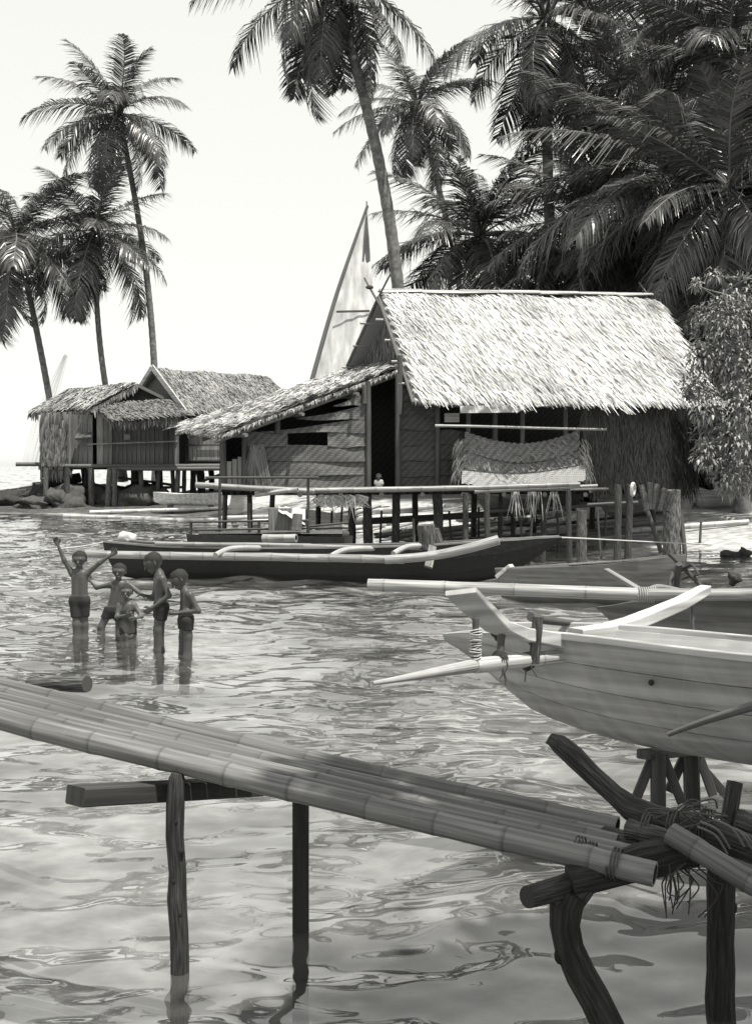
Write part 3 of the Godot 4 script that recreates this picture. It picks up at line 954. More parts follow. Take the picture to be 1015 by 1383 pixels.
	for k in 5:
		mb = MB.new()
		var e: Array = [[866, 655, 873, 690], [877, 652, 876, 688], [886, 654, 880, 688], [897, 660, 889, 690], [911, 662, 901, 691]][k]
		bamboo(mb, at(e[0], e[1], 27.4 + 0.02 * k), at(e[2], e[3], 27.3 + 0.02 * k), 0.062, 0.058, 0.17, 0.3, 10)
		one("bamboo_tube", mb, M.bamboo, ["bamboo water tube nearest the white ring under the house", "second bamboo water tube from the white ring", "middle one of five bamboo water tubes by the trunk stilt", "fourth bamboo water tube from the white ring", "bamboo water tube farthest from the ring, against the trunk stilt"][k], "tube", at(e[2], e[3], 27.3), "bamboo tubes hung under the house")
	# the raised stick frame before the lean-to
# ---------------------------------------------------------------- the far stilt hut
func make_far_hut():
	rng.seed = 211
	var base := at(150, 690, 54); base.y = 0
	var h := thing("far_stilt_hut", "weathered board hut on thin stilts over dark rocks at the water", "house", base)
	var mb: MB
	# left slope of the front roof, its dark gable and the skirt roof
	var ef := at(128, 550, 52.5); var eb := at(40, 558, 58); var rb := at(96, 528, 59.5); var rf := at(186, 518, 54)
	mb = MB.new(); slab(mb, eb, ef, rf, rb, 0.12, g(0.25)); var rleft := part("roof_left", mb, M.thatch, h)
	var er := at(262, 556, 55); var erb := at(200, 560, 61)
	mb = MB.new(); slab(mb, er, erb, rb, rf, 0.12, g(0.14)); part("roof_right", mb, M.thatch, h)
	mb = MB.new(); thatch(mb, eb, ef, rf, rb, 4200, 0.5, 0.028, 0.16, 0.42, 0.1, 0.09); fringe(mb, eb, ef, 160, 0.35, 0.04, 0.15, 0.4, Vector3(-0.2, 0, 0.2))
	fringe(mb, ef, rf, 120, 0.3, 0.04, 0.1, 0.3, Vector3(0, 0, 0.2))
	part("thatch", mb, M.thatch, rleft, "stuff")
	var ka := at(122, 546, 53.4); var kb := at(222, 541, 54.2); var kc := at(256, 562, 51.8); var kd := at(148, 569, 51.4)
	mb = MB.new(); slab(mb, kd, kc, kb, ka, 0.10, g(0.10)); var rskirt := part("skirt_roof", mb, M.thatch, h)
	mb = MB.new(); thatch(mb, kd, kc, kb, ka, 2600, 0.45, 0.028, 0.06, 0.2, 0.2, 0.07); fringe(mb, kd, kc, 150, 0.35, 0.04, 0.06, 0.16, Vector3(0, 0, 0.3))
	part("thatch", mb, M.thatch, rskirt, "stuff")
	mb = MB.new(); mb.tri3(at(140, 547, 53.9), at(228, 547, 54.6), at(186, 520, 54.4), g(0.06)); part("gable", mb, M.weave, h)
	# board walls
	var x := 97.0
	while x < 239.0:
		var w := rv(5.0, 9.0)
		if x > 124 and x < 131:
			x = 131.0
		var out := rv(-0.03, 0.03)
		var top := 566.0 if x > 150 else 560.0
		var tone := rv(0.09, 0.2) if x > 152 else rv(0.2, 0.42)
		mb = MB.new()
		var d := 53.2 + out
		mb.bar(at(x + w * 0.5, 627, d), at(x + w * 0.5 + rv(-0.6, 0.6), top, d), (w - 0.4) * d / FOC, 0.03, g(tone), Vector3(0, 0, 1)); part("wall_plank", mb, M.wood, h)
		x += w
	for e in [[95, 97], [150, 154], [238, 242]]:
		mb = MB.new(); mb.bar(at(e[0], 630, 53), at(e[0], 556, 53), 0.12, 0.12, g(0.2)); part("corner_post", mb, M.wood, h)
	mb = MB.new(); mb.bar(at(118, 600, 52.9), at(240, 596, 52.9), 0.05, 0.05, g(0.3)); part("wall_rail", mb, M.bamboo, h)
	mb = MB.new(); mb.bar(at(103, 590, 52.8), at(125, 588, 52.8), 0.5, 0.1, g(0.12), Vector3(0, 1, 0.4)); part("shutter", mb, M.wood, h)
	mb = MB.new(); mb.bar(at(168, 590, 52.85), at(176, 590, 52.85), 0.1, 0.22, g(0.3)); part("wall_box", mb, M.wood, h)
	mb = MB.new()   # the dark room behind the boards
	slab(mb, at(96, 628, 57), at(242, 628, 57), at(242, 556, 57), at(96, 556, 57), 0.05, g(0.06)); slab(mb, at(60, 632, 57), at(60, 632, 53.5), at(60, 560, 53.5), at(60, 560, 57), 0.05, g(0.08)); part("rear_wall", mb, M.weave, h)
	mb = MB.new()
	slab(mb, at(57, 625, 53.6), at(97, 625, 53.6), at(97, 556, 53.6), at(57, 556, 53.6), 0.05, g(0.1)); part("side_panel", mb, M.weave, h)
	mb = MB.new()
	for k in 1500:
		var p := at(rv(56, 96), rv(556, 628), rv(53.1, 53.5))
		var dd := Vector3(rv(-0.15, 0.15), -1, 0).normalized() * rv(0.4, 0.75)
		mb.blade(p, p + dd * 0.5 + Vector3(0, 0, 0.05), p + dd, Vector3(0.035, 0, 0.01), g(rv(0.07, 0.24)), 0.3)
	part("side_leaves", mb, M.thatch, h, "stuff")
	# floor beams and stilts
	mb = MB.new(); slab(mb, at(52, 630, 53.0), at(300, 630, 53.0), at(300, 629, 57), at(52, 629, 57), 0.12, g(0.15)); part("floor", mb, M.wood, h)
	for e in [[88, 312, 629.5, 52.8], [22, 54, 627, 53.5], [150, 300, 633, 52.7]]:
		mb = MB.new(); pole(mb, at(e[0], e[2], e[3]), at(e[1], e[2], e[3]), 0.08, 0.08, 0.16, 7, 0.06, 0.003); part("floor_beam", mb, M.wood, h)
	for e in [[62, 52.9, 0.10], [91, 52.6, 0.10], [123, 52.8, 0.13], [117, 55, 0.09], [149, 52.4, 0.11], [155, 52.4, 0.11], [190, 53, 0.10], [184, 55.5, 0.2], [214, 56.5, 0.16], [233, 53.5, 0.09], [241, 53, 0.10], [249, 54, 0.09], [270, 56, 0.17], [112, 56.5, 0.09], [215, 53.2, 0.09]]:
		mb = MB.new()
		var top := at(e[0], 632, e[1])
		pole(mb, Vector3(top.x + rv(-0.15, 0.15), ground_y(top.x, top.z) - 0.4, top.z), top, e[2], e[2], rv(0.09, 0.22), 7, 0.06, 0.008, 6); part("stilt", mb, M.bark, h)
	for e in [[160, 645, 240, 656], [176, 660, 250, 658], [262, 655, 300, 640]]:
		mb = MB.new(); pole(mb, at(e[0], e[1], 54.5), at(e[2], e[3], 54.5), 0.06, 0.06, 0.13, 6); part("brace", mb, M.wood, h)
	# the gabled house behind it
	rng.seed = 230
	var base2 := at(300, 690, 57); base2.y = 0
	var k2 := thing("gabled_hut", "gabled hut with grey thatched roof and pale barge board behind the board hut", "house", base2)
	var a := at(252, 558, 53); var b := at(404, 552, 57.5); var c := at(357, 508, 60); var d2 := at(206, 498, 55.5)
	mb = MB.new(); slab(mb, a, b, c, d2, 0.12, g(0.16)); var rgab := part("roof_front", mb, M.thatch, k2)
	var bb := Vector3(2 * c.x - b.x, b.y, 2 * c.z - b.z); var ab := Vector3(2 * d2.x - a.x, a.y, 2 * d2.z - a.z)
	mb = MB.new(); slab(mb, bb, ab, d2, c, 0.12, g(0.12)); part("roof_back", mb, M.thatch, k2)
	mb = MB.new(); thatch(mb, a, b, c, d2, 8000, 0.42, 0.026, 0.12, 0.32, 0.05, 0.07); fringe(mb, a, b, 160, 0.3, 0.04, 0.1, 0.25, Vector3(0, 0, 0.2)); part("thatch", mb, M.thatch, rgab, "stuff")
	mb = MB.new(); mb.bar(d2 + Vector3(0, 0.06, 0.05), a + Vector3(0, 0.0, 0.05), 0.06, 0.24, g(0.6)); part("barge_board", mb, M.plank, k2)
	mb = MB.new(); mb.bar(d2 + Vector3(-0.02, 0.06, 0.02), ab + Vector3(0, 0, 0.05), 0.06, 0.2, g(0.55)); part("barge_board", mb, M.plank, k2)
	mb = MB.new(); mb.tri3(a + Vector3(0.2, 0.1, -0.3), ab + Vector3(0.2, 0.1, 0.2), d2 + Vector3(0.2, -0.2, -0.2), g(0.16)); part("gable", mb, M.weave, k2)
	for k in 8:
		mb = MB.new()
		var xx := 255.0 + 5.6 * k
		mb.bar(at(xx + 2.6, 622, 53.9), at(xx + 2.6, 585 - (k % 3), 53.9), 0.155, 0.03, g(rv(0.3, 0.42)), Vector3(0, 0, 1)); part("wall_plank", mb, M.wood, k2)
	for y in [601.0, 622.0]:
		mb = MB.new(); mb.bar(at(253, y, 53.8), at(300, y, 53.8), 0.06, 0.07, g(0.08)); part("wall_rail", mb, M.wood, k2)
	mb = MB.new(); slab(mb, at(250, 626, 54.0), at(420, 626, 54.0), at(420, 548, 54.6), at(250, 552, 54.6), 0.06, g(0.08)); part("wall", mb, M.weave, k2)
	mb = MB.new(); slab(mb, at(236, 627, 54.4), at(256, 627, 54.4), at(256, 552, 54.8), at(236, 552, 54.8), 0.06, g(0.09)); part("wall", mb, M.weave, k2)
	mb = MB.new(); slab(mb, at(250, 627, 53.9), at(420, 627, 53.9), at(420, 627, 60), at(250, 627, 60), 0.1, g(0.1)); part("floor", mb, M.wood, k2)
	for e in [[262, 54.5], [285, 57], [300, 54.5], [318, 57], [350, 55.5]]:
		mb = MB.new()
		var top := at(e[0], 628, e[1])
		pole(mb, Vector3(top.x, ground_y(top.x, top.z) - 0.4, top.z), top, 0.12, 0.12, 0.08, 7); part("stilt", mb, M.bark, k2)

# ---------------------------------------------------------------- boats
func hull(parent: Node, A: Vector3, B: Vector3, w: Array, gw: Array, kl: Array, strakes: int, col: float, mat: Material, full := 0.62, th := 0.022, side_tones := []):
	# w, gw, kl: half beam, gunwale height, keel height against the distance from A along the keel line
	var ax := Vector3(B.x - A.x, 0, B.z - A.z)
	var L := ax.length()
	ax /= L
	var side := Vector3(-ax.z, 0, ax.x)
	var n := 36
	var seam := 0.010 if strakes > 3 else -0.012
	for sg in [-1.0, 1.0]:
		for j in strakes:
			var mb := MB.new()
			var t0 := float(j) / strakes; var t1 := float(j + 1) / strakes
			var po := []; var pi_ := []
			for r in 5:
				var ti := lerpf(t0 - (0.03 if j > 0 else 0.0), t1, r / 4.0)
				for k in n + 1:
					var l := L * pow(float(k) / n, 1.15)
					var t := lerpf(t0 + (seam if j > 0 else 0.0), t1, r / 4.0)
					var ky := samp(kl, l); var gy := maxf(samp(gw, l), ky + 0.004); var hw := maxf(0.006, samp(w, l))
					var o := hw * pow(clampf(t, 0, 1), full) + 0.006 * j
					var c := A + ax * l
					c.y = lerpf(ky, gy, t)
					po.append(c + side * sg * o); c.y = lerpf(ky, gy, ti); pi_.append(c + side * sg * maxf(0.001, hw * pow(clampf(ti, 0, 1), full) - th) + Vector3(0, th * 0.3 if r < 4 and j == 0 else 0.0, 0))
			var cc := g(col * (side_tones[j] if side_tones.size() > j else rv(0.88, 1.1)))
			mb.sheet(po, 5, n + 1, cc); mb.sheet(pi_, 5, n + 1, cc)
			var m := 5 * (n + 1)
			for k in m:
				if mb.n[k].dot(side * sg) < 0:
					mb.n[k] = -mb.n[k]
				if mb.n[m + k].dot(side * sg) > 0:
					mb.n[m + k] = -mb.n[m + k]
			for e in [0, 4]:
				var nn := Vector3.UP if e == 4 else Vector3.DOWN
				for k in n:
					var q0 := mb.add(po[e * (n + 1) + k], nn, cc); mb.add(po[e * (n + 1) + k + 1], nn, cc); mb.add(pi_[e * (n + 1) + k + 1], nn, cc); mb.add(pi_[e * (n + 1) + k], nn, cc)
					mb.tri(q0, q0 + 1, q0 + 2); mb.tri(q0, q0 + 2, q0 + 3)
			part("strake", mb, mat, parent)
func hull_point(A: Vector3, B: Vector3, l: float, sg: float, w: Array, y: float, out := 0.0) -> Vector3:
	var ax := Vector3(B.x - A.x, 0, B.z - A.z).normalized()
	var side := Vector3(-ax.z, 0, ax.x)
	var c := A + ax * l + side * sg * (samp(w, l) + out)
	c.y = y
	return c
func curved(mb: MB, pts: Array, r0: float, r1: float, col: float, sides := 8):   # a smooth rod through a few points
	var cv := Curve3D.new()
	for k in pts.size():
		var tg: Vector3 = (pts[mini(k + 1, pts.size() - 1)] - pts[maxi(k - 1, 0)]) / 6.0
		cv.add_point(pts[k], -tg, tg)
	cv.bake_interval = 0.004 + cv.get_baked_length() * 0.01
	var n := pts.size() * 6
	var p := []; var r := []; var c := []
	for k in n + 1:
		p.append(cv.sample_baked(cv.get_baked_length() * k / n)); r.append(lerpf(r0, r1, float(k) / n)); c.append(g(col * rv(0.92, 1.06)))
	mb.tube(p, r, sides, c)
func flat_beam(mb: MB, secs: Array, col: float):   # sections: [centre, half width vector, half thickness]
	var n := secs.size()
	var rings := []
	for s in secs:
		var c: Vector3 = s[0]; var wv: Vector3 = s[1]; var h := Vector3(0, s[2], 0)
		rings.append([c + wv - h * 0.8, c + wv + h * 0.8, c + wv * 0.93 + h, c - wv * 0.93 + h, c - wv + h * 0.8, c - wv - h * 0.8, c - wv * 0.93 - h, c + wv * 0.93 - h])
	for k in n - 1:
		for j in 8:
			var a: Vector3 = rings[k][j]; var b: Vector3 = rings[k][(j + 1) % 8]; var c: Vector3 = rings[k + 1][(j + 1) % 8]; var d: Vector3 = rings[k + 1][j]
			var b0 := mb.n.size()
			mb.quad(a, b, c, d, g(col))
			var outw: Vector3 = (a + b + c + d) * 0.25 - (secs[k][0] + secs[k + 1][0]) * 0.5
			if mb.n[b0].dot(outw) < 0:
				for q in 4:
					mb.n[b0 + q] = -mb.n[b0 + q]
	for e in [0, n - 1]:
		var nn: Vector3 = (secs[0][0] - secs[1][0]).normalized() if e == 0 else (secs[n - 1][0] - secs[n - 2][0]).normalized()
		var k0 := mb.v.size()
		for j in 8:
			mb.add(rings[e][j], nn, g(col))
		for j in range(1, 7):
			mb.tri(k0, k0 + j, k0 + j + 1)
func make_near_boat():
	rng.seed = 301
	var A := Vector3(0.39, 0, -7.77); var ax := Vector3(0.88, 0, 0.47).normalized(); var B := A + ax * 5.0
	var w := [[0, 0.012], [0.12, 0.05], [0.3, 0.11], [0.8, 0.235], [1.4, 0.31], [2.4, 0.345], [3.4, 0.32], [4.4, 0.18], [5.0, 0.02]]
	var gw := [[0, 0.845], [0.12, 0.865], [0.4, 0.885], [0.9, 0.89], [1.8, 0.855], [3.0, 0.85], [4.2, 0.93], [5.0, 1.08]]
	var kl := [[0, 0.80], [0.1, 0.75], [0.227, 0.66], [0.54, 0.45], [1.0, 0.335], [1.7, 0.275], [3.0, 0.26], [4.2, 0.36], [5.0, 0.9]]
	var t := thing("outrigger_canoe", "pale bare-wood outrigger canoe propped on a trestle, bow towards the open water", "boat", A + ax * 2.0)
	hull(t, A, B, w, gw, kl, 4, 0.48, M.plank, 0.6, 0.022, [0.85, 0.95, 1.0, 1.1])
	# gunwale strips
	for sg in [-1.0, 1.0]:
		var mb := MB.new()
		var secs := []
		for k in 30:
			var l := 0.35 + 4.5 * k / 29.0
			secs.append([hull_point(A, B, l, sg, w, samp(gw, l) + 0.012, 0.016), Vector3(-ax.z, 0, ax.x) * 0.024, 0.018])
		flat_beam(mb, secs, 0.5); part("gunwale", mb, M.plank, t)
	# crossbeam: a hewn yoke whose near arm ends in a broad blade
	var side := Vector3(-0.75, 0, 0.66)
	var X := Vector3(1.08, 0.925, -7.4)
	var mb := MB.new()
	var wv := Vector3(0.052, 0, 0.058)
	flat_beam(mb, [[at(622, 799, 6.76), Vector3(0.078, 0.006, -0.03), 0.012], [at(646, 823, 6.84), Vector3(0.075, 0.004, -0.02), 0.018], [at(672, 846, 6.93), Vector3(0.065, 0, 0.0), 0.026], [at(700, 856, 7.03), Vector3(0.05, 0, 0.03), 0.034], [at(745, 863, 7.2), wv * 0.8, 0.040], [at(782, 867, 7.34), wv * 0.8, 0.044]], 0.62)
	part("crossbeam_arm", mb, M.plank, t)
	mb = MB.new()
	flat_beam(mb, [[at(776, 858, 7.42), wv * 0.7, 0.036], [at(815, 853, 7.55), wv * 0.7, 0.036], [at(850, 843, 7.7), wv * 0.66, 0.034], [at(885, 829, 7.87), wv * 0.62, 0.032], [at(918, 815, 8.02), wv * 0.6, 0.030], [at(936, 805, 8.1), wv * 0.55, 0.028], [at(952, 796, 8.17), wv * 0.5, 0.024]], 0.66)
	part("crossbeam_arm", mb, M.plank, t)
	mb = MB.new()   # far half of the blade arm crosses the hull
	flat_beam(mb, [[at(690, 833, 7.5), Vector3(0.02, 0, 0.02), 0.02], [at(640, 820, 7.9), Vector3(0.02, 0, 0.02), 0.018]], 0.3)
	# lower boom, a tapering pole
	mb = MB.new()
	bamboo(mb, at(784, 884, 7.33), at(640, 899, 6.82), 0.036, 0.040, 0.62, 0.4, 10); part("boom", mb, M.bamboo, t)
	mb = MB.new()
	curved(mb, [at(645, 898.5, 6.84), at(590, 908, 6.64), at(545, 916, 6.5), at(503, 923, 6.36)], 0.036, 0.010, 0.5, 9); part("boom_tip", mb, M.wood, t)
	# uprights between crossbeam and boom
	mb = MB.new(); pole(mb, at(642, 835, 6.83), at(642, 897, 6.83), 0.017, 0.018, 0.12, 8, 0.05, 0.01); var up1 := part("upright", mb, M.wood, t)
	mb = MB.new()
	for k in 12:
		lashing(mb, at(642 + rv(-1, 1), 853 + k * 3.7, 6.83), Vector3(rv(-0.3, 0.3), 1, rv(-0.3, 0.3)).normalized(), 0.022 + rv(0, 0.008), 2, 0.007, rv(0.3, 0.5))
	part("cord", mb, M.rope, up1)
	mb = MB.new(); pole(mb, at(678, 846, 6.97), at(674, 890, 6.95), 0.022, 0.018, 0.14, 8, 0.05, 0.01); part("upright", mb, M.wood, t)
	mb = MB.new(); pole(mb, at(726, 833, 7.06), at(720, 896, 7.06), 0.028, 0.028, 0.13, 10, 0.04, 0.006); part("upright", mb, M.bark, t)
	mb = MB.new(); pole(mb, at(666, 846, 7.25), at(678, 858, 7.2), 0.04, 0.045, 0.04, 8); part("beam_stub", mb, M.bark, t)
	mb = MB.new(); curved(mb, [at(716, 833, 7.3), at(740, 838, 7.45), at(800, 845, 7.9)], 0.026, 0.014, 0.10); part("steering_pole", mb, M.wood, t)
	for e in [[863, 841, 866, 880, 7.76], [934, 807, 935, 868, 8.09], [806, 848, 807, 880, 7.5]]:
		mb = MB.new(); pole(mb, at(e[0], e[1], e[4]), at(e[2], e[3], e[4]), 0.013, 0.013, 0.16, 7, 0.06, 0.01); part("upright", mb, M.bamboo, t)
	# dark lashings
	for e in [[784, 872, 7.3, 0.06], [674, 889, 6.94, 0.045], [712, 891, 7.08, 0.045], [834, 850, 7.66, 0.05], [722, 858, 7.12, 0.05]]:
		mb = MB.new()
		for k in 3:
			lashing(mb, at(e[0], e[1] + 2 * k, e[2]), Vector3(0.75, 0.1 * k, -0.66).normalized(), e[3] * 0.85, 3, 0.008, 0.05)
		part("lashing", mb, M.rope, t)
	for k in 10:
		mb = MB.new()
		var a := at([676, 782, 708, 674, 712][k % 5] + rv(-4, 4), 886 + rv(-6, 6), [6.92, 7.25, 7.05, 6.92, 7.05][k % 5])
		curved(mb, [a, a + Vector3(rv(-0.03, 0.03), -0.05, 0.01), a + Vector3(rv(-0.05, 0.05), rv(-0.14, -0.06), 0.02)], 0.004, 0.003, 0.05, 5)
		part("cord_end", mb, M.rope, t)
	# trestle is a thing of its own; so is the paddle laid across the hull
	var tr := thing("boat_trestle", "dark timber trestle with slanted braces standing in the shallows under the pale canoe", "trestle", Vector3(1.55, -0.1, -7.35))
	for e in [[888, 1016, 888, 1100, 7.2, 0.036], [932, 1010, 934, 1085, 7.55, 0.040]]:
		mb = MB.new(); mb.bar(at(e[0], e[1], e[4]), at(e[2], e[3] + 6, e[4]), e[5] * 2, e[5] * 2, g(0.06)); part("post", mb, M.wood, tr)
	for e in [[882, 1020, 855, 1072, 7.22], [895, 1022, 920, 1070, 7.24], [925, 1018, 902, 1055, 7.57], [943, 1020, 962, 1060, 7.57], [950, 1040, 985, 1066, 7.6]]:
		mb = MB.new(); mb.bar(at(e[0], e[1], e[4]), at(e[2], e[3] + 14, e[4]), 0.05, 0.03, g(rv(0.05, 0.09)), Vector3(0, 0, 1)); part("brace", mb, M.wood, tr)
	mb = MB.new(); mb.bar(at(868, 1019, 7.15), at(950, 1012, 7.65), 0.08, 0.05, g(0.07)); part("bearer", mb, M.wood, tr)
	mb = MB.new()
	curved(mb, [at(902, 992, 6.70), at(945, 976, 6.55), at(985, 963, 6.42), at(1060, 940, 6.2)], 0.012, 0.026, 0.16); 
	one("leaning_branch", mb, M.wood, "bent stick reaching in before the pale canoe's hull", "stick", at(985, 963, 6.42))
	mb = MB.new()
	ellipsoid(mb, hull_point(A, B, 1.28, 1.0, w, 0.70, -0.022), Vector3(0.016, 0.016, 0.016), g(0.03), null, 0, 6); part("knot_hole", mb, M.rope, t)
func make_other_boats():
	rng.seed = 330
	# long dark canoe
	var A := at(146, 700, 22.3); var B := at(758, 700, 20.9); A.y = 0; B.y = 0
	var L := (B - A).length()
	var w := [[0, 0.20], [0.5, 0.27], [2, 0.36], [4, 0.38], [5.5, 0.3], [L - 0.5, 0.12], [L, 0.012]]
	var gw := [[0, 0.56], [1, 0.50], [3, 0.50], [5, 0.55], [L - 0.6, 0.66], [L, 0.70]]
	var kl := [[0, 0.30], [0.15, 0.02], [0.8, -0.08], [3, -0.12], [5.4, -0.1], [L - 0.9, 0.08], [L - 0.4, 0.36], [L, 0.66]]
	var t := thing("long_canoe", "long dark-hulled outrigger canoe floating before the stilt house", "boat", A.lerp(B, 0.5))
	hull(t, A, B, w, gw, kl, 3, 0.018, M.paint, 0.45, 0.025, [0.8, 1.0, 1.8])
	var ax := (B - A).normalized(); var side := Vector3(-ax.z, 0, ax.x)
	var mb := MB.new()
	mb.quad(A + side * 0.2 + Vector3(0, 0.56, 0), A - side * 0.2 + Vector3(0, 0.56, 0), A - side * 0.1 + Vector3(0, 0.28, 0), A + side * 0.1 + Vector3(0, 0.28, 0), g(0.15)); part("transom", mb, M.paint, t)
	for sg in [-1.0, 1.0]:
		mb = MB.new()
		var secs := []
		for k in 24:
			var l := 0.02 + (L - 0.06) * k / 23.0
			secs.append([hull_point(A, B, l, sg, w, samp(gw, l) + 0.008, 0.014), side * 0.022, 0.016])
		flat_beam(mb, secs, 0.30); part("gunwale", mb, M.plank, t)
	mb = MB.new(); bamboo(mb, at(210, 734, 21.7), at(420, 737, 21.3), 0.035, 0.035, 0.34, 0.4, 9); part("deck_pole", mb, M.bamboo, t)
	mb = MB.new(); bamboo(mb, at(410, 737.5, 21.3), at(570, 741, 21.0), 0.035, 0.03, 0.34, 0.4, 9); part("deck_pole", mb, M.bamboo, t)
	mb = MB.new()
	bamboo(mb, at(116, 748, 20.9), at(545, 756, 20.0), 0.06, 0.062, 0.36, 0.45, 10); part("float_pole", mb, M.bamboo, t)
	mb = MB.new()
	curved(mb, [at(520, 756, 20.0), at(580, 751, 19.9), at(630, 741, 19.8), at(673, 729, 19.75)], 0.066, 0.075, 0.42, 10); part("float_pole", mb, M.bamboo, t)
	for e in [[291, 750, 312, 741, 350, 740], [447, 751, 470, 742, 520, 741], [531, 748, 552, 738, 590, 738]]:
		mb = MB.new(); curved(mb, [at(e[0], e[1], 20.35), at(e[2], e[3], 20.7), at(e[4], e[5], 21.3)], 0.045, 0.04, 0.5); part("boom", mb, M.wood, t)
	mb = MB.new(); pole(mb, at(577, 742, 21.0), at(575, 709, 21.0), 0.13, 0.14, 0.14, 10, 0.04, 0.0); part("bitt", mb, M.bark, t)
	mb = MB.new(); pole(mb, at(592, 738, 21.05), at(586, 714, 21.05), 0.08, 0.08, 0.14, 8); part("bitt", mb, M.bark, t)
	mb = MB.new(); mb.bar(at(578, 766, 20.1), at(584, 738, 20.7), 0.12, 0.03, g(0.2), Vector3(0, 0, 1)); part("leeboard", mb, M.wood, t)
	mb = MB.new(); mb.bar(at(252, 724, 22.2), at(250, 716, 22.2), 0.02, 0.02, g(0.2)); 
	# sack on its stern
	mb = MB.new()
	var nz := FastNoiseLite.new(); nz.frequency = 0.8
	ellipsoid(mb, at(172, 727, 22.2), Vector3(0.17, 0.11, 0.13), g(0.72), nz, 0.3, 9)
	one("white_sack", mb, M.cloth, "small white sack lying on the stern of the long dark canoe", "sack", at(172, 733, 22.2))
	# mooring line
	mb = MB.new(); curved(mb, [at(60, 743, 21.6), at(110, 738, 21.9), at(150, 730, 22.3)], 0.012, 0.012, 0.4, 5)
	one("mooring_rope", mb, M.rope, "pale rope running from the long canoe's stern across the water", "rope", at(110, 738, 21.9))
	mb = MB.new(); curved(mb, [at(733, 727, 21.0), at(760, 726, 22.5), at(860, 731, 26), at(960, 736, 28)], 0.012, 0.012, 0.5, 5)
	one("mooring_rope", mb, M.rope, "thin white rope from the long canoe's bow past the stilts to the beach", "rope", at(820, 731, 24.5))
	# work raft with a stick frame
	rng.seed = 341
	var r := thing("work_boat", "dark flat work boat with a pole frame and rails behind the long canoe", "boat", at(350, 745, 24.5))
	A = at(262, 700, 25); B = at(470, 700, 24); A.y = 0; B.y = 0
	L = (B - A).length()
	hull(r, A, B, [[0, 0.3], [L * 0.5, 0.42], [L, 0.25]], [[0, 0.55], [L * 0.5, 0.55], [L, 0.55]], [[0, 0.1], [0.3, -0.1], [L - 0.3, -0.1], [L, 0.2]], 2, 0.05, M.paint, 0.4)
	mb = MB.new(); slab(mb, at(268, 721, 25.1), at(462, 721, 24.1), at(462, 716, 24.8), at(268, 716, 25.6), 0.04, g(0.12)); part("deck", mb, M.wood, r)
	for e in [[297, 646, 736, 25.3], [416, 646, 733, 24.5], [337, 680, 730, 25.0], [258, 703, 726, 25.4], [416, 703, 720, 24.2], [350, 703, 720, 24.8]]:
		mb = MB.new(); pole(mb, at(e[0], e[2], e[3]), at(e[0], e[1], e[3]), 0.03, 0.026, 0.08, 7, 0.05, 0.006); part("frame_post", mb, M.wood, r)
	for e in [[278, 645, 430, 645, 25.2, 24.4, 0.024], [256, 705, 418, 703, 25.4, 24.2, 0.022], [262, 716, 470, 713, 25.2, 24.0, 0.02], [416, 711, 470, 706, 24.2, 24.0, 0.02]]:
		mb = MB.new(); pole(mb, at(e[0], e[1], e[4]), at(e[2], e[3], e[5]), e[6], e[6], 0.10, 7, 0.05, 0.003); part("rail", mb, M.wood, r)
	mb = MB.new(); mb.bar(at(379, 716, 24.5), at(379, 686, 24.5), 0.42, 0.36, g(0.24), Vector3(0, 0, 1), 0.05); 
	one("wooden_crate", mb, M.wood, "upright wooden crate on the work boat, a white cloth thrown over it", "crate", at(379, 716, 24.5))
	mb = MB.new(); var p := []
	for q in 6:
		for k in 8:
			var u := k / 7.0; var vv := q / 5.0
			p.append(at(lerpf(376, 412, u), 684 + 3 * u + maxf(0, vv - 0.4) * 26 * (0.4 + u) + 1.2 * sin(k * 2.2), lerpf(24.7, 24.2, vv)))
	mb.sheet(p, 6, 8, g(0.8)); one("white_cloth", mb, M.cloth, "white cloth draped over the crate on the work boat", "cloth", at(394, 690, 24.4))
	mb = MB.new(); pole(mb, at(400, 716, 24.1), at(402, 694, 24.1), 0.1, 0.09, 0.2, 10, 0.02, 0.0); one("tin_drum", mb, M.wood, "grey round tub standing beside the crate on the work boat", "tub", at(400, 716, 24.1))
	mb = MB.new(); bamboo(mb, at(355, 727, 23.4), at(400, 727, 23.2), 0.07, 0.07, 0.45, 0.4, 9); part("fender", mb, M.bamboo, r)
	mb = MB.new(); ellipsoid(mb, at(448, 722, 26), Vector3(0.24, 0.2, 0.2), g(0.10), nz, 0.5, 9); one("wet_rock", mb, M.rock, "dark rounded boulder in the water right behind the work boat", "rock", at(448, 730, 26))
	# upturned-looking plank hull at the right
	rng.seed = 352
	A = at(668, 795, 18.6); B = at(925, 795, 18.0); A.y = 0; B.y = 0
	L = (B - A).length()
	var e1 := thing("plank_boat", "weathered plank boat with a white block at its bow, beyond the long outrigger pole", "boat", A.lerp(B, 0.5))
	hull(e1, A, B, [[0, 0.02], [0.3, 0.16], [1.2, 0.3], [L - 0.3, 0.26], [L, 0.1]], [[0, 0.40], [0.5, 0.43], [1.5, 0.5], [L, 0.62]], [[0, 0.36], [0.08, 0.0], [0.6, -0.1], [1.8, -0.1], [L - 0.3, 0.05], [L, 0.3]], 3, 0.20, M.plank, 0.5, 0.02, [0.7, 0.9, 1.1])
	mb = MB.new(); mb.bar(at(672, 779, 18.6), at(690, 764, 18.5), 0.14, 0.05, g(0.7)); part("bow_block", mb, M.plank, e1)
	mb = MB.new(); slab(mb, at(690, 768, 18.8), at(900, 754, 18.3), at(905, 752, 18.6), at(690, 766, 19.1), 0.03, g(0.24)); part("deck_board", mb, M.plank, e1)
	# the boat with the long thick outrigger pole
	rng.seed = 360
	A = at(806, 800, 11.6); B = at(1190, 800, 10.6); A.y = 0; B.y = 0
	L = (B - A).length()
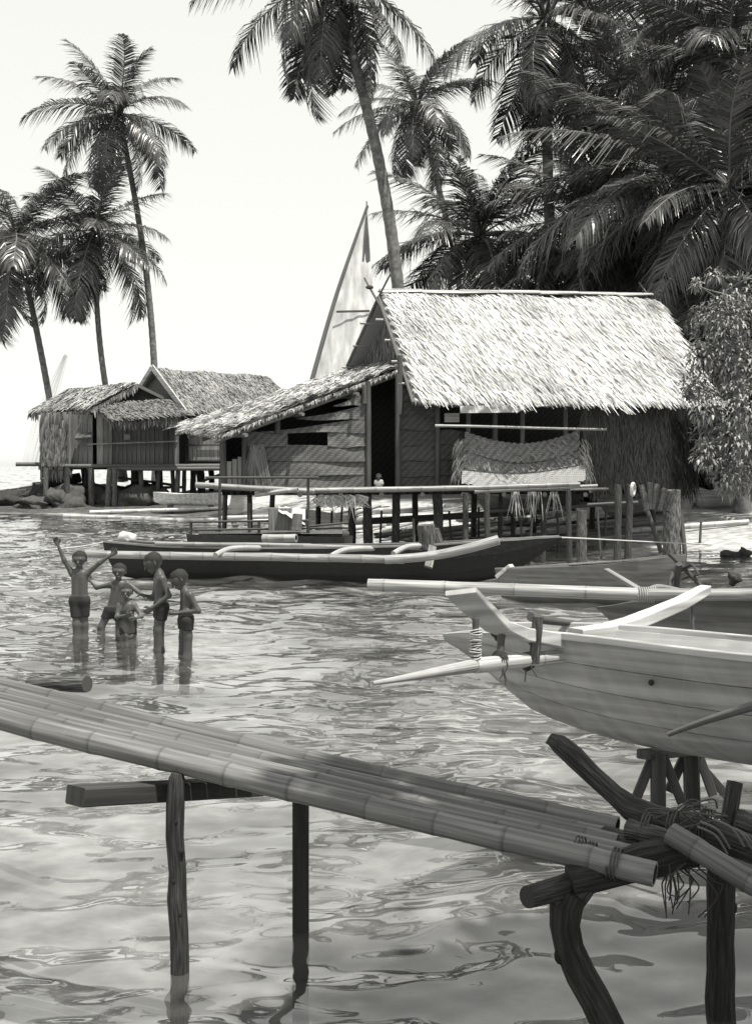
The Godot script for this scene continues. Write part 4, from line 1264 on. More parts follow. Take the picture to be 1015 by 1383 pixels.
	var b := thing("grey_canoe", "grey outrigger canoe lying between the pale canoe and the plank boat", "boat", A.lerp(B, 0.5))
	var w2 := [[0, 0.012], [0.25, 0.10], [0.8, 0.25], [1.6, 0.3], [L, 0.02]]
	hull(b, A, B, w2, [[0, 0.60], [0.3, 0.66], [0.9, 0.76], [1.5, 0.84], [L, 0.9]], [[0, 0.57], [0.15, 0.44], [0.5, 0.25], [1.0, 0.1], [L - 0.4, 0.1], [L, 0.8]], 3, 0.24, M.plank, 0.6, 0.02, [0.9, 0.8, 0.55])
	mb = MB.new(); bamboo(mb, at(497, 790, 11.3), at(875, 803, 10.9), 0.052, 0.052, 0.40, 0.5, 12); part("float_pole", mb, M.bamboo, b)
	mb = MB.new(); bamboo(mb, at(865, 803, 10.9), at(1110, 804, 10.6), 0.05, 0.05, 0.30, 0.5, 12); part("float_pole", mb, M.bamboo, b)
	for k in 3:
		mb = MB.new()
		lashing(mb, at(866 + 6 * k, 803, 10.9), Vector3(1, 0, 0.05).normalized(), 0.06, 4, 0.010, 0.3)
		part("lashing", mb, M.rope, b)
	mb = MB.new(); curved(mb, [at(872, 799, 10.95), at(888, 793, 11.0), at(915, 797, 11.2)], 0.025, 0.02, 0.3); part("boom", mb, M.wood, b)
	mb = MB.new(); mb.bar(at(818, 770, 11.3), at(862, 796, 11.0), 0.06, 0.03, g(0.3)); part("boom", mb, M.wood, b)
	# props below it
	for e in [[900, 11.2], [1010, 10.9]]:
		mb = MB.new(); var q := at(e[0], 850, e[1]); pole(mb, Vector3(q.x, ground_y(q.x, q.z) - 0.1, q.z), Vector3(q.x, 0.14, q.z), 0.05, 0.05, 0.06, 7); part("prop", mb, M.wood, b)
	# wooden anchor frame
	var an := thing("wooden_anchor", "crossed-stick wooden anchor frame leaning against the plank boat's stern", "anchor", at(918, 795, 17.0))
	for e in [[903, 748, 952, 798, 0.03], [912, 800, 916, 762, 0.04], [915, 772, 934, 762, 0.025], [934, 762, 943, 776, 0.015], [920, 782, 943, 776, 0.015], [908, 772, 903, 795, 0.03]]:
		mb = MB.new(); pole(mb, at(e[0], e[1], 17.2), at(e[2], e[3], 17.0), e[4], e[4], 0.06, 7, 0.05, 0.01); part("stick", mb, M.wood, an)
	mb = MB.new(); ellipsoid(mb, at(990, 781, 11.0), Vector3(0.05, 0.06, 0.05), g(0.04), nz, 0.8, 7); pole(mb, at(985, 789, 11.0), at(993, 776, 11.0), 0.016, 0.016, 0.05, 6)
	one("cleat_knot", mb, M.rope, "dark knotted cleat on the grey canoe's rim", "cleat", at(988, 788, 11.0))
	# white dinghy below the far hut
	rng.seed = 371
	A = at(208, 690, 50); B = at(308, 690, 49); A.y = 0; B.y = 0
	L = (B - A).length()
	var dn := thing("white_dinghy", "small white dinghy hauled up below the far hut", "boat", A.lerp(B, 0.5) + Vector3(0, 0.3, 0))
	hull(dn, A, B, [[0, 0.05], [0.4, 0.3], [1.5, 0.45], [L, 0.3]], [[0, 0.82], [1.2, 0.76], [L, 0.82]], [[0, 0.45], [0.4, 0.34], [L, 0.34]], 2, 0.85, M.paint, 0.5)
	for x in [230, 285]:
		mb = MB.new(); var q := at(x, 690, 49.6); mb.bar(Vector3(q.x, 0.0, q.z), Vector3(q.x, 0.36, q.z), 0.2, 0.2, g(0.1)); part("chock", mb, M.wood, dn)
	# canoes drawn up on the beach
	var spots := [[860, 672, 960, 668, 37.0, 0.3, "grey canoe drawn up on the beach, farthest back of the row under the bush", 0.16], [800, 688, 945, 672, 34.5, 0.34, "slim canoe on the white sand just behind the trunk stilt", 0.35], [925, 690, 1012, 680, 35.0, 0.36, "pale round-bottomed canoe on the beach at the frame's right edge", 0.42], [640, 694, 790, 690, 36.0, 0.3, "dark canoe drawn up on the sand behind the house stilts", 0.12]]
	for s in spots:
		A = at(s[0], 700, s[4]); B = at(s[2], 700, s[4] + 0.6)
		var gy := ground_y((A.x + B.x) * 0.5, A.z)
		A.y = 0; B.y = 0
		L = (B - A).length()
		var cn := thing("beached_canoe", s[6], "boat", A.lerp(B, 0.5) + Vector3(0, gy, 0), "canoes on the beach")
		hull(cn, A, B, [[0, 0.02], [0.5, 0.2], [L * 0.5, s[5]], [L - 0.5, 0.2], [L, 0.02]], [[0, gy + 0.62], [L * 0.4, gy + 0.44], [L, gy + 0.66]], [[0, gy + 0.5], [0.4, gy + 0.02], [L * 0.5, gy - 0.04], [L - 0.4, gy + 0.02], [L, gy + 0.55]], 2, s[7], M.plank, 0.5)
	# the sail behind the lean-to, on a boat drawn up there
	rng.seed = 380
	var sb := thing("sail_boat", "outrigger with a tall pale triangular sail standing behind the lean-to roof", "boat", at(470, 690, 38))
	A = at(400, 700, 38); B = at(560, 700, 38.50); A.y = 0; B.y = 0
	L = (B - A).length()
	var gy2 := ground_y(A.x, A.z)
	hull(sb, A, B, [[0, 0.02], [0.6, 0.25], [L * 0.5, 0.35], [L, 0.02]], [[0, gy2 + 0.8], [L * 0.5, gy2 + 0.6], [L, gy2 + 0.8]], [[0, gy2 + 0.7], [0.5, gy2 + 0.05], [L - 0.5, gy2 + 0.05], [L, gy2 + 0.7]], 2, 0.3, M.plank)
	p = []
	var apex := at(496, 278, 39.00); var tack := at(418, 525, 37.60); var clew := at(512, 525, 37.20)
	for q in 22:
		for k in 9:
			var u := k / 8.0; var vv := q / 21.0
			var bow := sin(vv * PI) * 0.08
			var l := apex.lerp(tack, vv) + Vector3(-bow * 0.5, 0, 0); var rr := apex.lerp(clew, vv)
			p.append(l.lerp(rr, u) + Vector3(0, 0, 0.06 * sin(u * PI) * vv + 0.012 * sin(u * 22.0)))
	mb = MB.new(); mb.sheet(p, 22, 9, g(0.68)); part("sail_cloth", mb, M.sail, sb)
	mb = MB.new(); curved(mb, [apex, apex.lerp(tack, 0.5) + Vector3(-0.08, 0, 0.02), tack], 0.04, 0.07, 0.14); part("yard", mb, M.wood, sb)
	mb = MB.new(); pole(mb, at(510, 640, 37.70), at(495, 272, 39.15), 0.05, 0.025, 0.4, 8, 0.03, 0.002); part("mast", mb, M.wood, sb)
	mb = MB.new(); mb.bar(at(454, 421, 37.90), at(499, 420, 37.90), 0.03, 0.06, g(0.12)); part("sail_batten", mb, M.wood, sb)
	mb = MB.new(); p = []
	for q in 8:
		for k in 4:
			var vv := q / 7.0
			p.append(at(lerpf(495, 489 + (k * 3.6), pow(vv, 0.8)), lerpf(284, 352 + (3 if k == 1 or k == 2 else 0), vv), lerpf(38.95, 38.50, vv) - 0.06 + 0.02 * sin(k * 2.0)))
	mb.sheet(p, 8, 4, g(0.10)); part("sail_patch", mb, M.sail, sb)
# ---------------------------------------------------------------- bamboo gangway in front
func make_gangway():
	rng.seed = 404
	var t := thing("bamboo_gangway", "gangway of five long bamboo poles sloping across the foreground on rough posts", "gangway", Vector3(0, -0.4, -4.9))
	var back := Vector3(0.41, 0, -0.91)
	var L0 := at(0, 966, 5.3); var R0 := at(884, 1181, 4.25)
	var dir := (R0 - L0).normalized()
	var ends := [0.0, -0.15, -0.10, -0.18, -0.12, -0.22]
	var rr := [0.042, 0.036, 0.038, 0.034, 0.036, 0.039]
	var off := 0.0
	for k in 6:
		var mb := MB.new()
		if k > 0:
			off += (rr[k - 1] + rr[k]) * 1.06
		var sh: Vector3 = back * off + Vector3(0, rr[k] - rr[0] + [0.0, 0.004, -0.006, 0.004, -0.004, 0.006][k], 0)
		bamboo(mb, L0 - dir * 1.1 + sh, R0 + dir * ends[k] + sh, rr[k] * 1.06, rr[k] * 0.95, [0.21, 0.16, 0.19, 0.15, 0.17, 0.16][k], [0.28, 0.33, 0.36, 0.31, 0.34, 0.3][k], 18, 0.015); part("bamboo_pole", mb, M.bamboo, t)
	var mb: MB
	# sawn cross plank and posts
	mb = MB.new(); mb.bar(at(102, 1075, 4.75), at(345, 1062, 5.45), 0.10, 0.066, g(0.045), Vector3.UP, 0.08); part("cross_plank", mb, M.wood, t)
	mb = MB.new(); pole(mb, at(40, 924, 5.9), at(118, 924, 5.72), 0.03, 0.034, 0.14, 9); part("cross_pole", mb, M.bark, t)
	mb = MB.new()
	var pts := []; var rad := []; var cols := []
	for e in [[240, 1044, 0.022], [239, 1052, 0.030], [237, 1085, 0.034], [236, 1130, 0.033], [240, 1180, 0.032], [239, 1215, 0.036], [242, 1260, 0.034], [243, 1300, 0.034], [243, 1390, 0.035]]:
		pts.append(at(e[0], e[1], 4.93)); rad.append(e[2]); cols.append(g(rv(0.045, 0.075)))
	mb.tube(pts, rad, 12, cols); part("post", mb, M.bark, t)
	for e in [[238, 1110], [246, 1150], [243, 1235], [236, 1190]]:
		mb = MB.new(); ellipsoid(mb, at(e[0], e[1], 4.905), Vector3(0.009, 0.013, 0.010), g(0.06), null, 0, 6); part("knot", mb, M.bark, t)
	mb = MB.new(); mb.bar(at(406, 1400, 5.35), at(406, 1068, 5.3), 0.062, 0.06, g(0.03), Vector3(0, 0, 1), 0.1); part("post", mb, M.wood, t)
	mb = MB.new()   # forked post
	pts = []; rad = []; cols = []
	for e in [[772, 1205, 0.052], [764, 1222, 0.054], [762, 1250, 0.048], [768, 1280, 0.047], [783, 1315, 0.05], [803, 1350, 0.05], [822, 1390, 0.052], [845, 1450, 0.054]]:
		pts.append(at(e[0], e[1], 4.32)); rad.append(e[2]); cols.append(g(rv(0.03, 0.05)))
	mb.tube(pts, rad, 14, cols); curved(mb, [at(770, 1222, 4.32), at(786, 1205, 4.32), at(800, 1185, 4.34)], 0.036, 0.026, 0.08, 10); curved(mb, [at(762, 1225, 4.32), at(750, 1214, 4.30), at(744, 1209, 4.28)], 0.034, 0.02, 0.08, 9); part("forked_post", mb, M.bark, t)
	mb = MB.new(); ellipsoid(mb, at(756, 1290, 4.31), Vector3(0.02, 0.03, 0.02), g(0.04), null, 0, 6); part("knot", mb, M.bark, t)
	mb = MB.new(); pole(mb, at(712, 1212, 4.22), at(860, 1166, 4.55), 0.036, 0.042, 0.07, 12, 0.05, 0.01); part("bearer_log", mb, M.bark, t)
	mb = MB.new(); pole(mb, at(972, 1420, 4.68), at(974, 1165, 4.62), 0.052, 0.048, 0.035, 12, 0.05, 0.01); part("post", mb, M.bark, t)
	mb = MB.new(); ellipsoid(mb, at(987, 1226, 4.64), Vector3(0.02, 0.026, 0.02), g(0.08), null, 0, 6); part("knot", mb, M.bark, t)
	mb = MB.new(); pole(mb, at(972, 1160, 4.78), at(992, 1056, 4.84), 0.026, 0.028, 0.07, 10, 0.05, 0.01); part("peg", mb, M.bark, t)
	mb = MB.new(); pole(mb, at(770, 1190, 4.32), at(935, 1146, 4.42), 0.055, 0.06, 0.04, 12, 0.08, 0.01); part("bearer_log", mb, M.bark, t)
	mb = MB.new(); bamboo(mb, at(905, 1126, 4.36), at(1060, 1222, 4.1), 0.037, 0.035, 0.15, 0.3, 14); part("brace_pole", mb, M.bamboo, t)
	mb = MB.new(); pole(mb, at(848, 1120, 4.52), at(935, 1140, 4.36), 0.034, 0.026, 0.12, 12, 0.07, 0.015); part("short_log", mb, M.bark, t)
	mb = MB.new(); pole(mb, at(815, 1136, 4.6), at(866, 1148, 4.5), 0.05, 0.045, 0.07, 12, 0.07, 0.015); part("short_log", mb, M.bark, t)
	mb = MB.new(); pole(mb, at(920, 1108, 4.72), at(1040, 1160, 4.5), 0.04, 0.04, 0.08, 12, 0.1, 0.02); part("short_log", mb, M.bark, t)
	mb = MB.new(); pole(mb, at(990, 1108, 4.8), at(1050, 1130, 4.8), 0.045, 0.04, 0.10, 10, 0.12, 0.02); part("short_log", mb, M.bark, t)
	# lashings and their loose ends
	for e in [[830, 1166, 4.3, 0.050], [795, 1158, 4.36, 0.05], [780, 1150, 4.38, 0.05], [905, 1118, 4.55, 0.06], [950, 1116, 4.6, 0.06], [870, 1120, 4.5, 0.05]]:
		mb = MB.new(); lashing(mb, at(e[0], e[1], e[2]), dir, e[3], 3, 0.006, 0.07); part("lashing", mb, M.rope, t)
	for k in 15:
		mb = MB.new()
		var a := at(rv(900, 942), rv(1160, 1172), rv(4.32, 4.5))
		var w := rv(-0.05, 0.06)
		curved(mb, [a, a + Vector3(w, rv(-0.05, -0.02), 0.02), a + Vector3(w * 1.4, rv(-0.10, -0.05), 0.03), a + Vector3(w * 0.5, rv(-0.17, -0.09), 0.0)], 0.003, 0.0022, 0.04, 5); part("cord_end", mb, M.rope, t)
	for k in 12:
		mb = MB.new()
		var a := at(rv(900, 985), rv(1090, 1112), rv(4.5, 4.66))
		curved(mb, [a, a + Vector3(rv(-0.05, 0.05), rv(0.01, 0.04), 0.02), a + Vector3(rv(-0.1, 0.1), rv(0.0, 0.04), 0.04), a + Vector3(rv(-0.1, 0.1), rv(-0.05, 0.0), 0.06)], 0.0035, 0.0025, 0.07, 5); part("cord_end", mb, M.rope, t)
	for k in 5:
		mb = MB.new()
		var a := at(rv(860, 985), rv(1098, 1118), 4.45)
		curved(mb, [a, a + Vector3(0.05, -0.02, 0.03), a + Vector3(0.09, -0.08, 0.03)], 0.005, 0.004, 0.14, 5); part("cord_end", mb, M.rope, t)
	# driftwood trunk laid over the gangway's end
	mb = MB.new()
	pts = []; rad = []; cols = []
	for e in [[742, 997, 0.020, 5.0], [755, 1005, 0.036, 4.98], [775, 1022, 0.040, 4.94], [800, 1047, 0.036, 4.9], [830, 1074, 0.036, 4.84], [852, 1092, 0.045, 4.78], [885, 1106, 0.047, 4.7], [930, 1118, 0.048, 4.62], [985, 1136, 0.046, 4.55], [1060, 1165, 0.045, 4.45]]:
		pts.append(at(e[0], e[1], e[3])); rad.append(e[2]); cols.append(g(rv(0.05, 0.09)))
	mb.tube(pts, rad, 14, cols)
	for e in [[750, 998, 768, 1000, 4.96], [742, 1000, 748, 992, 5.0]]:
		mb.tube([at(e[0], e[1] + 6, e[4]), at(e[2], e[3], e[4])], [0.02, 0.006], 6, [g(0.1)])
	mb.tube([at(852, 1092, 4.78), at(856, 1112, 4.76), at(858, 1124, 4.75)], [0.03, 0.024, 0.02], 8, [g(0.1)])
	one("driftwood_trunk", mb, M.bark, "crooked driftwood trunk with a broken end slanting over the gangway's end", "log", at(885, 1110, 4.7))

# ---------------------------------------------------------------- people
func net(mb: MB, bones: Array, cell: float, k: float, col: Color, clips := [], grow := 0.0):
	# tapered capsules blended into one surface, meshed as surface nets
	var lo := Vector3(1e9, 1e9, 1e9); var hi := -lo
	for b in bones:
		var r: float = maxf(b[2], b[3]) + grow + cell * 3.0
		lo = lo.min(b[0] - Vector3(r, r, r)).min(b[1] - Vector3(r, r, r)); hi = hi.max(b[0] + Vector3(r, r, r)).max(b[1] + Vector3(r, r, r))
	var nx := int((hi.x - lo.x) / cell) + 2; var ny := int((hi.y - lo.y) / cell) + 2; var nz := int((hi.z - lo.z) / cell) + 2
	var f := PackedFloat32Array(); f.resize(nx * ny * nz)
	var reach := minf(0.03, cell * 4.0)
	for b in bones:
		var a: Vector3 = b[0]; var e: Vector3 = b[1]; var ra: float = b[2] + grow; var rb: float = b[3] + grow
		var ae := e - a; var l2 := maxf(ae.length_squared(), 1e-9)
		var r := maxf(ra, rb) + reach
		var mn := ((a.min(e) - Vector3(r, r, r) - lo) / cell).floor().max(Vector3.ZERO); var mx := ((a.max(e) + Vector3(r, r, r) - lo) / cell).ceil()
		for z in range(int(mn.z), mini(int(mx.z) + 1, nz)):
			for y in range(int(mn.y), mini(int(mx.y) + 1, ny)):
				var row := (z * ny + y) * nx
				for x in range(int(mn.x), mini(int(mx.x) + 1, nx)):
					var p := lo + Vector3(x, y, z) * cell
					var u := clampf((p - a).dot(ae) / l2, 0.0, 1.0)
					var d := (p - a - ae * u).length() - ra - (rb - ra) * u
					if d < reach:
						f[row + x] += exp(-k * d)
	for q in f.size():
		f[q] = -log(f[q]) / k if f[q] > 0.0 else 0.05
	if clips.size():
		for z in nz:
			for y in ny:
				for x in nx:
					var p := lo + Vector3(x, y, z) * cell
					for c in clips:
						f[(z * ny + y) * nx + x] = maxf(f[(z * ny + y) * nx + x], (p - c[0]).dot(c[1]))
	var at_ := PackedInt32Array(); at_.resize(f.size()); at_.fill(-1)
	var sx := 1; var sy := nx; var sz := nx * ny
	var off := [0, sx, sy, sx + sy, sz, sx + sz, sy + sz, sx + sy + sz]
	var cor := [Vector3(0, 0, 0), Vector3(1, 0, 0), Vector3(0, 1, 0), Vector3(1, 1, 0), Vector3(0, 0, 1), Vector3(1, 0, 1), Vector3(0, 1, 1), Vector3(1, 1, 1)]
	var edges := [[0, 1], [2, 3], [4, 5], [6, 7], [0, 2], [1, 3], [4, 6], [5, 7], [0, 4], [1, 5], [2, 6], [3, 7]]
	for z in nz - 1:
		for y in ny - 1:
			var row := (z * ny + y) * nx
			for x in nx - 1:
				var q := row + x
				var m := 0
				for j in 8:
					if f[q + off[j]] < 0.0:
						m += 1
				if m == 0 or m == 8:
					continue
				var sum := Vector3.ZERO; var cnt := 0
				for e in edges:
					var fa := f[q + off[e[0]]]; var fb := f[q + off[e[1]]]
					if (fa < 0.0) != (fb < 0.0):
						sum += cor[e[0]].lerp(cor[e[1]], fa / (fa - fb)); cnt += 1
				var gr := Vector3(f[q + 1] + f[q + off[3]] + f[q + off[5]] + f[q + off[7]] - f[q] - f[q + off[2]] - f[q + off[4]] - f[q + off[6]], f[q + off[2]] + f[q + off[3]] + f[q + off[6]] + f[q + off[7]] - f[q] - f[q + 1] - f[q + off[4]] - f[q + off[5]], f[q + off[4]] + f[q + off[5]] + f[q + off[6]] + f[q + off[7]] - f[q] - f[q + 1] - f[q + off[2]] - f[q + off[3]])
				at_[q] = mb.add(lo + (Vector3(x, y, z) + sum / cnt) * cell, gr.normalized(), col)
	for z in range(1, nz - 1):
		for y in range(1, ny - 1):
			var row := (z * ny + y) * nx
			for x in range(1, nx - 1):
				var q := row + x
				var ins := f[q] < 0.0
				if (f[q + sx] < 0.0) != ins:
					_q4(mb, at_[q - sy - sz], at_[q - sz], at_[q], at_[q - sy])
				if (f[q + sy] < 0.0) != ins:
					_q4(mb, at_[q - sx - sz], at_[q - sz], at_[q], at_[q - sx])
				if (f[q + sz] < 0.0) != ins:
					_q4(mb, at_[q - sx - sy], at_[q - sy], at_[q], at_[q - sx])
func _q4(mb: MB, a: int, b: int, c: int, d: int):
	if a >= 0 and b >= 0 and c >= 0 and d >= 0:
		mb.tri(a, b, c); mb.tri(a, c, d)
func hand_bones(wrist: Vector3, dir: Vector3, palm: Vector3, s: float, thumb_side: float) -> Array:
	# palm, four unequal bent fingers, a thumb from the side of the palm
	dir = dir.normalized()
	palm = (palm - dir * palm.dot(dir)).normalized()
	var lat := dir.cross(palm).normalized() * thumb_side
	var out := []
	for k in 4:
		var o := lat * (0.019 - 0.0125 * k) * s
		var kn: Vector3 = wrist + dir * 0.050 * s + o
		out.append([wrist + o * 0.6 + dir * 0.006 * s, kn, 0.0105 * s, 0.0095 * s])
		var L: float = [0.036, 0.041, 0.038, 0.029][k] * s
		var d1 := (dir + palm * (0.35 + 0.06 * k) + lat * (0.10 - 0.07 * k)).normalized()
		var d2 := (dir + palm * (1.1 + 0.1 * k)).normalized()
		out.append([kn, kn + d1 * L * 0.55, 0.0078 * s, 0.0070 * s]); out.append([kn + d1 * L * 0.55, kn + d1 * L * 0.55 + d2 * L * 0.5, 0.0070 * s, 0.0058 * s])
	var tb := wrist + dir * 0.016 * s + lat * 0.017 * s
	var tm := tb + (dir * 0.6 + lat * 0.8 + palm * 0.3).normalized() * 0.026 * s
	out.append([tb, tm, 0.0095 * s, 0.0085 * s]); out.append([tm, tm + (dir + lat * 0.25 + palm * 0.5).normalized() * 0.024 * s, 0.0085 * s, 0.0068 * s])
	return out
func person(label: String, cat: String, D: float, j: Dictionary, opt := {}):
	# j: joints as [x, y, depth offset] seen from the camera
	var P := {}
	for k in j:
		P[k] = at(60 + j[k][0] / 4.413, 710 + j[k][1] / 4.413, D + (j[k][2] if j[k].size() > 2 else 0.0))
	var s: float = opt.get("s", 1.0)
	var tone: float = opt.get("tone", 0.075)
	var seat: bool = opt.get("seated", false)
	var base: Vector3 = P.hipl.lerp(P.hipr, 0.5)
	base.y = ground_y(base.x, base.z) if not seat else base.y
	var t := thing("person", label, cat, base, opt.get("group", "bathing children"))
	var mb := MB.new()
	var ch: Vector3 = P.shl.lerp(P.shr, 0.5); var pel: Vector3 = P.hipl.lerp(P.hipr, 0.5)
	var ac: Vector3 = (P.shr - P.shl)
	var bones := [[P.neck, P.head.lerp(P.neck, 0.35), 0.032 * s, 0.031 * s], [P.neck - Vector3(0, 0.02 * s, 0), ch, 0.045 * s, 0.05 * s],
		[P.shl.lerp(ch, 0.12), P.shr.lerp(ch, 0.12), 0.037 * s, 0.037 * s],
		[ch - ac * 0.20 - Vector3(0, 0.05 * s, 0), P.hipl.lerp(pel, 0.25), 0.053 * s, 0.050 * s], [ch + ac * 0.20 - Vector3(0, 0.05 * s, 0), P.hipr.lerp(pel, 0.25), 0.053 * s, 0.050 * s],
		[P.hipl, P.hipr, 0.054 * s, 0.054 * s]]
	for q in ["l", "r"]:
		bones.append([P["sh" + q], P["el" + q], 0.031 * s, 0.023 * s]); bones.append([P["el" + q], P["ha" + q], 0.023 * s, 0.016 * s])
		bones.append([P["hip" + q], P["kn" + q], 0.053 * s, 0.037 * s])
		var foot: Vector3 = P.get("an" + q, P["kn" + q] + Vector3(0, -0.25 * s, -0.02))
		if not seat:
			foot.y = minf(foot.y, ground_y(foot.x, foot.z) + 0.05)
		bones.append([P["kn" + q], P["kn" + q].lerp(foot, 0.35), 0.041 * s, 0.042 * s]); bones.append([P["kn" + q].lerp(foot, 0.35), foot, 0.042 * s, 0.026 * s])
		bones.append([foot - Vector3(0, 0.015, 0), foot + Vector3(opt.get("fx", 0.0) * 0.1, -0.028, 0.10 * s if opt.get("fx", 0.0) == 0.0 else 0.03), 0.026 * s, 0.018 * s])
	net(mb, bones, 0.012, 110.0, g(tone))
	for q in ["l", "r"]:
		var dir: Vector3 = P["ha" + q] - P["el" + q]
		var palm: Vector3 = opt.get("palm" + q, Vector3(0, -0.3, 1))
		net(mb, hand_bones(P["ha" + q] - dir.normalized() * 0.004, dir, palm, s * 1.02, 1.0 if q == "l" else -1.0), 0.0042, 420.0, g(tone))
	# head with brow, nose, jaw and ears
	var hc: Vector3 = P.head
	var fwd: Vector3 = opt.get("face", Vector3(0, -0.1, 1)).normalized()
	var upv: Vector3 = (opt.get("crown", Vector3.UP)).normalized()
	upv = (upv - fwd * upv.dot(fwd)).normalized()
	var rt := fwd.cross(upv).normalized()
	var hb := [[hc + upv * 0.018 * s - fwd * 0.018 * s, hc + upv * 0.016 * s + fwd * 0.012 * s, 0.071 * s, 0.069 * s], [hc - upv * 0.03 * s + fwd * 0.02 * s, hc - upv * 0.054 * s + fwd * 0.035 * s, 0.050 * s, 0.032 * s],
		[hc + fwd * 0.078 * s + upv * 0.000 * s, hc + fwd * 0.090 * s - upv * 0.020 * s, 0.007 * s, 0.011 * s], [hc + fwd * 0.075 * s + upv * 0.02 * s - rt * 0.03 * s, hc + fwd * 0.075 * s + upv * 0.02 * s + rt * 0.03 * s, 0.006 * s, 0.006 * s],
		[hc + fwd * 0.066 * s - upv * 0.046 * s - rt * 0.014 * s, hc + fwd * 0.066 * s - upv * 0.046 * s + rt * 0.014 * s, 0.010 * s, 0.010 * s]]
	for sg in [-1.0, 1.0]:
		hb.append([hc + rt * sg * 0.068 * s + upv * 0.008 * s - fwd * 0.008 * s, hc + rt * sg * 0.070 * s - upv * 0.018 * s - fwd * 0.005 * s, 0.012 * s, 0.009 * s])
	net(mb, hb, 0.006, 260.0, g(tone))
	part("body", mb, M.skin, t)
	for sg in [-1.0, 1.0]:
		mb = MB.new(); ellipsoid(mb, hc + fwd * 0.071 * s + upv * 0.004 * s + rt * sg * 0.028 * s, Vector3(0.010, 0.006, 0.006) * s, g(0.02), null, 0, 5); part("eye", mb, M.hair, t)
	# hair cap
	mb = MB.new()
	var n := 16
	var nz := FastNoiseLite.new(); nz.frequency = 9.0
	for a in n + 1:
		for b in n * 2 + 1:
			var th := PI * a / n; var ph := TAU * b / (n * 2)
			var d := upv * cos(th) + (fwd * cos(ph) + rt * sin(ph)) * sin(th)
			var line := lerpf(-0.55, 0.34, clampf(d.dot(fwd) * 1.6 + 0.25, 0, 1))
			var r := 0.0785 * s * (1.0 + 0.09 * nz.get_noise_3dv(d * 1.0)) if d.dot(upv) > line else 0.058 * s
			mb.add(hc + upv * 0.018 * s - fwd * 0.006 * s + d * r * (1.0 + 0.10 * absf(d.dot(fwd))), d, g(0.022))
	for a in n:
		for b in n * 2:
			var q := a * (n * 2 + 1) + b
			mb.tri(q, q + 1, q + n * 2 + 1); mb.tri(q + 1, q + n * 2 + 2, q + n * 2 + 1)
	part("hair", mb, M.hair, t)
	# swim shorts
	mb = MB.new()
	var sb := []
	for q in ["l", "r"]:
		sb.append([P["hip" + q], P["kn" + q], 0.056 * s, 0.046 * s])
	sb.append([P.hipl, P.hipr, 0.056 * s, 0.056 * s]); sb.append([pel + (ch - pel).normalized() * 0.05 * s - ac * 0.18, pel + (ch - pel).normalized() * 0.05 * s + ac * 0.18, 0.054 * s, 0.054 * s])
	var hem: Vector3 = pel.lerp(P.knl.lerp(P.knr, 0.5), opt.get("hem", 0.62)); var down: Vector3 = (P.knl.lerp(P.knr, 0.5) - pel).normalized()
	net(mb, sb, 0.011, 110.0, g(opt.get("shorts", 0.03)), [[hem, down], [pel + Vector3(0, 0.055 * s, 0), Vector3.UP]], 0.006)
	part("shorts", mb, M.cloth, t)
	if opt.has("shirt"):
		mb = MB.new()
		net(mb, [bones[2], bones[3], bones[4], [P.shl, P.ell.lerp(P.shl, 0.4), 0.036 * s, 0.034 * s], [P.shr, P.elr.lerp(P.shr, 0.4), 0.036 * s, 0.034 * s]], 0.012, 110.0, g(opt.shirt), [[ch + Vector3(0, 0.045, 0), Vector3.UP]], 0.012)
		part("shirt", mb, M.cloth, t)
	return t
